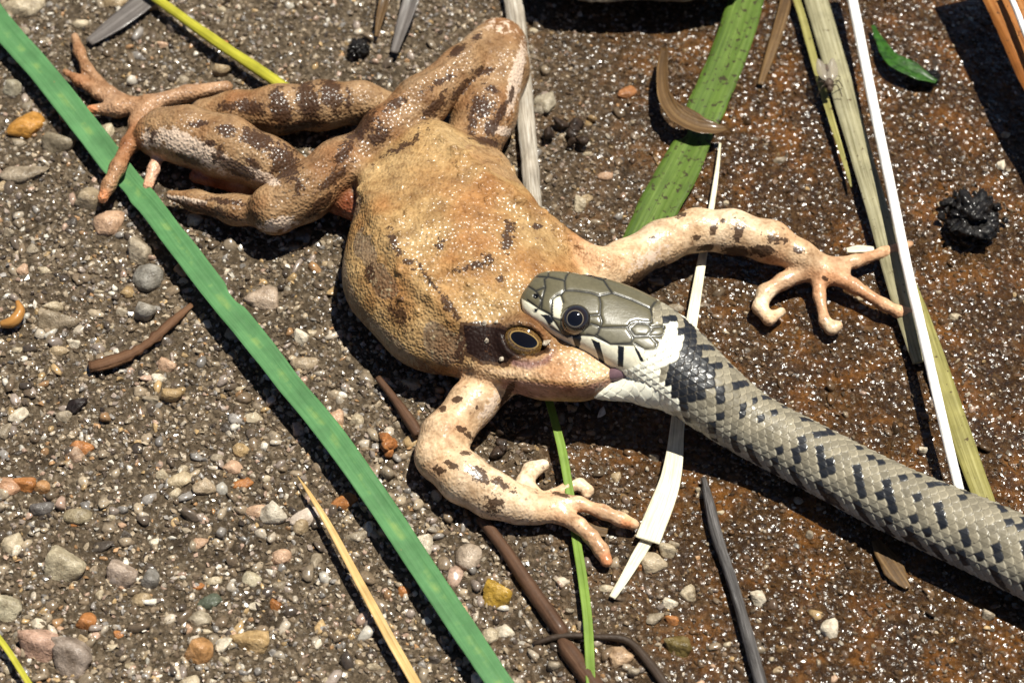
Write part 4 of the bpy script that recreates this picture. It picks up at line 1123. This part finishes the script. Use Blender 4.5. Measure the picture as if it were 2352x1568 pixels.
def clod(u, v, ru, rv, hz, label, sd, mat, name='dirt_clod', n=22):
    """one crumbly clod: a rough core with crumbs fused to it"""
    bv, bf = ico(4); c = P(u, v, hz * .45); k = mpp(c)
    nz = fbm(bv[:, 0] * 3.1 + sd, bv[:, 1] * 3.1 + bv[:, 2] * 2.7, sd, 4) + .6 * fbm(bv[:, 2] * 6 + sd, bv[:, 0] * 6 - bv[:, 1] * 5, sd + 5, 3)
    Vs = [c + bv * (1 + .55 * nz)[:, None] * np.array([ru * k * .8, rv * k * .95, hz * MM * .6])]; Fs = [bf]; o = len(bv)
    b2, f2 = ico(2)
    for i in range(n):
        a = rng.uniform(0, 2 * math.pi); q = rng.uniform(.45, 1.05)
        p = P(u + ru * q * math.cos(a), v + rv * q * math.sin(a), hz * rng.uniform(.1, .75 * (1.1 - q) + .2))
        r = rng.uniform(.35, .95) * MM * min(1, ru / 60)
        Vs.append(p + b2 * stone_dirs(b2, 8, rng, 14)[:, None] * r); Fs.append(f2 + o); o += len(b2)
    return tag(build(name, np.vstack(Vs), np.vstack(Fs), mat), label, 'dirt clod')
clod(2235, 500, 74, 60, 4.6, 'black crumbly clod of dirt on the orange mud', 3, M_BLACKD, n=40)
clod(2118, 178, 40, 20, 2.0, 'small black clod under the dark green leaf shred', 8, M_BLACKD)
blade('leaf_shred', [(2004, 60, 1.6, 5), (2030, 110, 2.2, 17), (2062, 145, 2.6, 22), (2100, 165, 2.4, 20), (2150, 190, 1.8, 6)], M_MOSS, 'dark green leaf shred beside the shiny white stalk', 'leaf', vee=.25, ragged=.6)
lump('dirt_clod', 1300, 310, 1.2, 7, 40, .7, 1.4, M_DARKD, 'dark brown clod beside the grey ribbed stem', 'dirt clod')
clod(822, 112, 26, 22, 2.0, 'small black clod behind the frog\'s hind leg', 12, M_BLACKD)
lump('dirt_clod', 1150, 1000, .8, 7, 44, .6, 1.2, M_DARKD, 'reddish-black clod in the crook of the frog\'s bent arm', 'dirt clod')

# dark stone slab at the back edge that shades the ground in front of it
bv, bf = ico(5)
sd = stone_dirs(bv, 26, rng, 14)[:, None]
c0 = P(1455, -70, 5.5)
nz = fbm(bv[:, 0] * 7 + 3, bv[:, 1] * 7 + bv[:, 2] * 5, 31, 4)[:, None]
bx = np.sign(bv) * np.abs(bv) ** .7
SV_ = bx * (1 + .12 * nz) * np.array([.0215, .0098, .0062])
und = smooth(.0015, -.002, SV_[:, 2]) * smooth(.0, -.004, SV_[:, 1])
SV_[:, 1] += und * .0075
SV_ = SV_ + c0
m = MT('slab_stone'); co = m.obj(); n = m.noise(co, 700, 5, .6)
M_SLAB = m.set(color=m.ramp(n, [(.3, (.035, .028, .02)), (.7, (.20, .16, .11))]), rough=.45, normal=m.bump(n, .0006, .9), coat=.4, coat_rough=.12)
tag(build('rock', SV_, bf, M_SLAB), 'dark wet rock casting a black shadow behind the green leaf', 'rock')

# ================================================================== PEBBLES one by one
PEB = []
pv, pf = ico(2)
for k in range(14):
    r = stone_dirs(pv, 22 if k < 9 else 14, rng, 9 if k < 9 else 13)
    nz = fbm(pv[:, 0] * 3 + k, pv[:, 1] * 3 + pv[:, 2] * 2, 40 + k, 3)
    nz2 = fbm(pv[:, 0] * 9 + k, pv[:, 1] * 9 + pv[:, 2] * 7, 70 + k, 3)
    PEB.append(pv * (r * (1 + .10 * nz + .045 * nz2))[:, None])
_pm = {}
def peb_mat(c, dry=0.0):
    key = tuple(round(x, 2) for x in c) + (round(dry, 1),)
    if key not in _pm:
        m = MT('pebble'); co = m.node('ShaderNodeNewGeometry').outputs['Position']
        n = m.noise(co, 480, 4, .65); f = m.noise(co, 1500, 3, .65)
        d = np.array(c) * np.array([.74, .70, .63])
        cc = m.ramp(n, [(.28, tuple(d * np.array([.46, .42, .38]))), (.5, tuple(d)), (.72, tuple(np.minimum(d * 1.3 + .04, .85)))])
        cc = m.mix(1.0, cc, m.ramp(f, [(.25, .72), (.62, 1.12)]), 'MULTIPLY')
        cc = m.mix(m.math('MULTIPLY', m.step(f, .66, .74), .5), cc, (.05, .035, .025))
        _pm[key] = m.set(color=cc, spec=.12, rough=.6, normal=m.bump(m.math('ADD', n, m.math('MULTIPLY', f, .7)), .00045, .9), coat=.35, coat_rough=.22, coat_normal=m.bump(m.math('ADD', n, m.math('MULTIPLY', f, .6)), .0005, .8))
    return _pm[key]
_pmesh = {}
def pebble(u, v, ru, rv, c, label, group=None, shape=None, sink=.48, name='pebble', dry=0.0, h=0.0):
    k = int(rng.integers(0, 14)) if shape is None else shape
    mt = peb_mat(c, dry)
    key = (k, mt.name)
    if key not in _pmesh:
        me = bpy.data.meshes.new(name)
        me.from_pydata(PEB[k].tolist(), [], pf.tolist()); me.polygons.foreach_set('use_smooth', [True] * len(pf)); me.materials.append(mt)
        _pmesh[key] = me
    o = bpy.data.objects.new(name, _pmesh[key]); COL.objects.link(o)
    p = P(u, v, 0); s = mpp(p)
    rx = ru * s * 1.02; ry = rv * s * 1.02 / .9
    rz = min(rx, ry) * rng.uniform(.7, .9)
    p = P(u, v, rz / MM * (1 - 2 * sink) * .8)
    z0 = float(gh(np.array([p[0]]), np.array([p[1]]))[0])
    o.location = (p[0], p[1], z0 + rz * (1 - 2 * sink) + h * MM)
    o.scale = (rx, ry, rz)
    o.rotation_euler = (rng.uniform(-.2, .2), rng.uniform(-.2, .2), 0)
    return tag(o, label, 'pebble', group)

AMB = (.48, .24, .05); BEI = (.50, .43, .32); PNK = (.52, .35, .245); WHI = (.68, .62, .52); GRY = (.30, .28, .25); ORA = (.42, .18, .06); DRK = (.05, .04, .04); OCH = (.46, .29, .045); TAN_ = (.42, .30, .16); BLK_ = (.02, .013, .012)
for a in [
    (58, 288, 46, 38, AMB, 'amber orange pebble left of the broad green blade', None), (58, 16, 56, 38, BEI, 'large smooth beige pebble at the tip end of the broad green blade', None),
    (30, 202, 30, 26, (.40, .37, .29), 'round greenish-grey pebble near the amber pebble', None), (128, 738, 56, 22, (.27, .22, .16), 'long flat grey-brown pebble lying under a smaller pale chip', None),
    (122, 700, 32, 15, BEI, 'small flat cream chip just above the long grey-brown pebble', None), (252, 512, 38, 46, PNK, 'smooth pinkish-white oval pebble beside the green blade below the toe', None),
    (342, 632, 46, 40, (.26, .25, .23), 'glossy grey round pebble touching the shadow of the green blade', None), (330, 712, 30, 28, (.36, .34, .31), 'round translucent grey pebble above the reddish root stub', None),
    (292, 668, 22, 20, TAN_, 'small round tan pebble between two grey pebbles', None), (318, 582, 30, 32, (.42, .36, .28), 'tan wedge-shaped pebble above the glossy grey pebble', None),
    (170, 928, 28, 26, BLK_, 'round blackish seed-like pebble on pale gravel', None), (392, 905, 32, 22, TAN_, 'yellowish-tan oval pebble below the reddish root stub', None), (362, 866, 22, 18, WHI, 'small white chip below the reddish root stub', None),
    (770, 962, 22, 20, PNK, 'pinkish pebble between the green blade and the frog\'s elbow', None), (628, 1180, 34, 28, (.60, .55, .47), 'white triangular pebble left of its pinkish twin', None), (700, 1186, 38, 28, (.60, .52, .46), 'pinkish-white triangular pebble touching the tan dried blade', None),
    (788, 1152, 34, 22, ORA, 'orange-brown pebble against the broad green blade', None), (532, 1070, 28, 22, PNK, 'pinkish pebble beside a round tan pebble', None), (552, 1030, 24, 22, TAN_, 'round tan pebble beside the pinkish pebble', None), (556, 1108, 26, 16, ORA, 'rusty brown chip below the pinkish pebble', None),
    (1138, 1370, 40, 30, OCH, 'bright ochre-yellow pebble beside the brown root', None), (1078, 1274, 40, 38, (.45, .37, .30), 'large translucent pinkish-beige pebble beside the brown root', None), (967, 1258, 30, 24, WHI, 'white pebble beside the broad green blade', None),
    (1495, 1292, 42, 34, (.50, .42, .31), 'round pale beige pebble beside the split straw end', None), (1534, 1262, 22, 20, BEI, 'small pale pebble touching the round beige pebble', None), (1290, 1336, 21, 18, WHI, 'small round white pebble beside the narrow green blade', None),
    (1126, 1456, 28, 22, BEI, 'cream angular pebble beside the brown root end', None), (1058, 1408, 22, 28, PNK, 'pale pebble half hidden by the broad green blade', None), (1420, 1506, 38, 34, (.56, .40, .27), 'pale orange pebble beside the thin blackish root', None),
    (1905, 1445, 24, 22, WHI, 'white pebble lying apart on the dark mud below the snake', None), (1580, 1367, 21, 18, BEI, 'small pale pebble near the grey twig', None), (1560, 1480, 34, 28, (.16, .12, .04), 'dark olive-amber pebble between the roots and the grey twig', None),
    (1742, 1370, 20, 22, WHI, 'small white pebble right of the grey twig', None), (95, 1478, 52, 44, (.50, .33, .26), 'large pink pebble next to a large grey one', None), (168, 1500, 52, 54, (.28, .23, .20), 'large grey pebble next to the large pink one', None),
    (200, 1428, 34, 24, ORA, 'rusty orange pebble above the large grey pebble', None), (142, 1302, 56, 36, (.42, .37, .27), 'large beige angular pebble on the gravel', None), (276, 1322, 42, 30, (.42, .34, .29), 'pinkish-grey triangular pebble on the gravel', None), (346, 1330, 30, 28, (.20, .19, .18), 'round dark grey speckled pebble beside the triangular one', None),
    (576, 1326, 27, 24, (.55, .50, .38), 'cream five-sided pebble standing alone on the gravel', None), (460, 1498, 46, 36, (.44, .24, .10), 'orange-brown angular pebble beside a small white one', None), (582, 1470, 48, 32, (.46, .32, .16), 'tan-orange oval pebble beside a small white one', None), (510, 1478, 22, 24, WHI, 'small white wedge pebble between two orange pebbles', None),
    (60, 1108, 28, 22, ORA, 'rusty orange pebble above a brown one', None), (96, 1118, 28, 20, (.40, .22, .10), 'orange-brown pebble right of the rusty one', None), (96, 1165, 30, 24, (.14, .13, .13), 'dark slate pebble below the rusty pebbles', None), (16, 1115, 34, 36, (.46, .27, .17), 'pinkish-orange pebble left of the rusty pebbles', None),
    (172, 1040, 28, 26, (.45, .32, .24), 'pale pink rough pebble on grey gravel', None), (25, 1245, 34, 22, BEI, 'cream pebble near the rusty pebbles', None), (180, 1180, 44, 24, (.34, .29, .20), 'long khaki pebble on the gravel', None), (410, 1100, 34, 22, (.46, .38, .26), 'cream elongated pebble in fine gravel', None),
    (20, 1390, 36, 34, (.44, .40, .30), 'greenish-cream pebble above the pink pebble', None), (470, 1120, 30, 20, (.40, .32, .23), 'tan speckled chip in fine gravel', None), (130, 330, 46, 24, (.26, .22, .16), 'brown-grey pebble below the amber pebble', None), (40, 395, 60, 30, (.30, .25, .19), 'large dull brown pebble at the gravel edge', None),
    (205, 460, 44, 32, (.38, .31, .22), 'tan pebble beside the pinkish-white oval', None), (455, 1420, 34, 24, (.42, .37, .29), 'cream pebble above the orange-brown angular one', None), (690, 770, 20, 18, WHI, 'glassy white grain right of the broad green blade', None), (600, 690, 46, 26, (.44, .35, .28), 'pinkish speckled pebble beneath the broad green blade', None),
    (700, 830, 34, 24, (.36, .29, .21), 'brown-cream pebble right of the broad green blade', None), (1245, 245, 26, 20, (.40, .36, .30), 'pale pebble beside the grey ribbed stem', None), (1240, 660, 2, 2, WHI, 'x', None), (1440, 212, 24, 20, (.38, .17, .07), 'rusty pebble beside the curled brown leaf', None),
    (1250, 235, 34, 24, (.38, .34, .27), 'khaki pebble by the dark clod', None), (1330, 470, 17, 20, (.46, .40, .30), 'small cream pebble behind the frog\'s back', None), (2300, 375, 14, 12, WHI, 'tiny pale grain on the orange mud by the black clod', None), (2120, 1030, 14, 12, WHI, 'white grain behind the snake\'s back near the stalk', None),
    (480, 1380, 30, 22, (.10, .12, .09), 'dark greenish pebble among the gravel', None), (650, 205, 18, 22, (.50, .46, .40), 'pale blurred pebble behind the frog\'s hind leg', None), (440, 60, 22, 15, WHI, 'blurred white pebble beside the yellow-green stem', None), (185, 55, 20, 16, BEI, 'blurred cream pebble near the frog\'s longest toe', None),
]:
    if a[5] == 'x': continue
    pebble(a[0], a[1], a[2], a[3], a[4], a[5], a[6])

# a knobbly orange seed and a curled husk
M_SEED = lump_mat('orange_seed', (.16, .055, .018), (.36, .15, .05), .4, .6)
lump('seed', 890, 1020, 1.6, 9, 17, .7, 1.15, M_SEED, 'knobbly orange-brown seed lying by the frog\'s elbow', 'seed')
husk_pts = [(2, 745, 1.2, 8), (30, 738, 1.6, 14), (46, 715, 2.0, 12), (40, 692, 2.2, 5)]
stem('seed_husk', husk_pts, plant_mat('husk', (.22, .09, .02), (.36, .17, .045), (.46, .26, .09), 900, .35, .5), 'curled orange seed husk on the gravel', 'seed')

# the many lesser pebbles: each its own stone, look-alikes share a label
KINDS = [(BEI, 'beige'), ((.33, .28, .215), 'grey'), (PNK, 'pinkish'), (WHI, 'white'), (ORA, 'rusty'), ((.09, .075, .065), 'dark'), ((.40, .31, .20), 'tan')]
MARKS = [(60, 290, 'the amber pebble'), (60, 40, 'the large smooth beige pebble'), (130, 735, 'the long flat grey-brown pebble'), (300, 800, 'the reddish root stub'), (170, 930, 'the blackish seed-like pebble'), (340, 630, 'the glossy grey pebble'),
         (660, 1180, 'the two white triangular pebbles'), (60, 1110, 'the rusty orange pebbles'), (140, 1300, 'the large beige angular pebble'), (120, 1490, 'the large pink and grey pebbles'), (276, 1322, 'the triangular pinkish-grey pebble'), (500, 1490, 'the orange-brown angular pebble'),
         (540, 1060, 'the pinkish and tan pebble pair'), (576, 1326, 'the cream five-sided pebble'), (400, 1100, 'the cream elongated pebble'), (780, 1030, 'the broad green blade by the frog\'s elbow'), (860, 1400, 'the tan dried blade'), (600, 640, 'the shadow of the frog\'s hind leg'), (450, 720, 'the middle of the broad green blade'),
         (1080, 1275, 'the translucent pinkish pebble'), (1138, 1370, 'the ochre-yellow pebble'), (1300, 1460, 'the brown root ends'), (1330, 1300, 'the narrow green blade'), (1440, 1330, 'the split straw end'), (1690, 1330, 'the grey twig'), (1420, 1510, 'the pale orange pebble'), (1000, 1400, 'the lower end of the broad green blade'),
         (2000, 1350, 'the snake\'s lower flank'), (1800, 850, 'the frog\'s outstretched hand'), (2230, 500, 'the black dirt clod'), (2060, 150, 'the dark green leaf shred'), (1560, 200, 'the curled brown leaf'), (1300, 300, 'the grey ribbed stem'), (1350, 100, 'the dark wet rock'), (900, 100, 'the blurred grey leaf'),
         (640, 100, 'the yellow-green stem'), (250, 80, 'the lilac-grey dead leaf'), (2150, 900, 'the olive reed leaf'), (1300, 1050, 'the shade under the snake\'s jaw'), (280, 1000, 'the pale pink rough pebble'), (330, 1450, 'the dark grey speckled pebble'), (80, 880, 'the curled orange husk'), (700, 1500, 'the tan-orange oval pebble'), (90, 480, 'the tan and dull brown pebbles')]
KW = [.27, .22, .10, .10, .06, .10, .15]
cnt = 0; tries = 0; placed = [(1665, 292, 34), (1530, 200, 40)]
while cnt < 225 and tries < 6000:
    tries += 1
    u = rng.uniform(-20, 2370); v = rng.uniform(-10, 1580)
    dn = 1.0 if u < 900 else (.55 if u < 1700 else .12)
    dn *= .35 + .65 * v / 1568
    if rng.uniform() > dn: continue
    r = 11 * (27 / 11) ** (rng.uniform() ** 1.7) * (.75 if u > 1500 else 1)
    if any((u - a) ** 2 + (v - b) ** 2 < (r + c) ** 2 for a, b, c in placed): continue
    placed.append((u, v, r))
    k = int(rng.choice(len(KINDS), p=np.array(KW) / sum(KW)))
    c = np.array(KINDS[k][0])
    ru, rv = r * rng.uniform(.9, 1.3), r * rng.uniform(.65, 1.0)
    mk = min(MARKS, key=lambda q: (q[0] - u) ** 2 + (q[1] - v) ** 2)
    size = 'larger' if r > 20 else ('small' if r > 14 else 'tiny')
    lab = '%s %s%s pebble in the sand near %s' % (size, 'long ' if ru / rv > 1.55 else '', KINDS[k][1], mk[2])
    pebble(u, v, ru, rv, tuple(c), lab, 'small pebbles scattered over the sand', sink=rng.uniform(.46, .60))
    cnt += 1

# sand grains stuck to the frog's cheek
for (u, v, r) in ((1113, 742, 9), (1118, 783, 8), (1152, 824, 8), (1253, 787, 11), (1140, 740, 5)):
    s = surf(u, v)
    if s is None: continue
    o = bpy.data.objects.new('sand_grain', None)
    COL.objects.unlink(o) if o.name in COL.objects else None
    me = bpy.data.meshes.new('sand_grain'); me.from_pydata((PEB[int(rng.integers(0, 9))]).tolist(), [], pf.tolist()); me.materials.append(peb_mat((.52, .46, .38)))
    o = bpy.data.objects.new('sand_grain', me); COL.objects.link(o)
    o.location = s; q = r * mpp(s); o.scale = (q * .95, q * 1.0, q * .8)
    tag(o, 'tiny pale sand grain stuck to the dark patch round the frog\'s eye', 'sand grain', 'sand grains stuck to the frog\'s cheek')

# ------------------------------------------------------------------ fly resting on the reed
fc = P(1902, 182, 5.0)
fd = P(1912, 245, 5.0) - P(1890, 120, 5.0); fd /= np.linalg.norm(fd)
M_FLY = lump_mat('fly_body', (.030, .022, .018), (.12, .085, .06), .4, .3)
m = MT('fly_wing'); M_WING = m.set(color=(.34, .29, .22), rough=.25, alpha=.55)
prof = [(-3.6, .15), (-3.2, .55), (-2.2, .75), (-1.0, .7), (-.3, .45), (0, .4), (.5, .85), (1.2, .95), (1.8, .7), (2.1, .35), (2.3, .55), (2.7, .6), (3.0, .3)]
q = catmull(np.array([np.concatenate([fc + fd * s * MM, [r * MM]]) for s, r in prof]), 60)
a = np.linspace(0, 2 * math.pi, 18, endpoint=False)
V, F, _ = sweep(q[:, :3], np.stack([np.cos(a)[None] * q[:, 3:4], np.sin(a)[None] * q[:, 3:4]], -1))
fly = tag(build('fly', V, F, M_FLY), 'small brown fly resting on the pale reed leaf', 'fly')
fs = np.cross(fd, [0, 0, 1.0])
for sgn in (-1, 1):
    t = np.linspace(0, 1, 24)
    cl = fc + fd * (1.0 - 5.6 * t)[:, None] * MM + fs * (sgn * (.5 + .9 * t))[:, None] * MM + np.array([0, 0, 1.0]) * (.75 - .15 * t)[:, None] * MM
    wd = (.12 + 1.0 * np.sin(np.pi * t ** .75) ** .8) * MM
    V, F, _ = sweep(cl, np.stack([np.stack([-wd, wd * 0 + .02 * MM], -1), np.stack([wd, wd * 0 + .02 * MM], -1), np.stack([wd, wd * 0 - .02 * MM], -1), np.stack([-wd, wd * 0 - .02 * MM], -1)], 1))
    build('wing', V, F, M_WING, fly)
    for k, (s0, out, fw) in enumerate(((1.5, 2.4, 1.6), (1.0, 2.8, -.3), (.6, 2.7, -2.2))):
        p0 = fc + fd * s0 * MM + fs * sgn * .6 * MM
        p1 = fc + fd * (s0 + fw * .4) * MM + fs * sgn * out * .6 * MM + np.array([0, 0, .5 * MM])
        p2 = fc + fd * (s0 + fw) * MM + fs * sgn * out * MM - np.array([0, 0, 1.6 * MM])
        q = catmull(np.array([p0, p1, p2]), 14)
        aa = np.linspace(0, 2 * math.pi, 6, endpoint=False)
        V, F, _ = sweep(q, np.repeat(np.stack([np.cos(aa), np.sin(aa)], -1)[None] * .09 * MM, 14, 0))
        build('leg', V, F, M_FLY, fly)
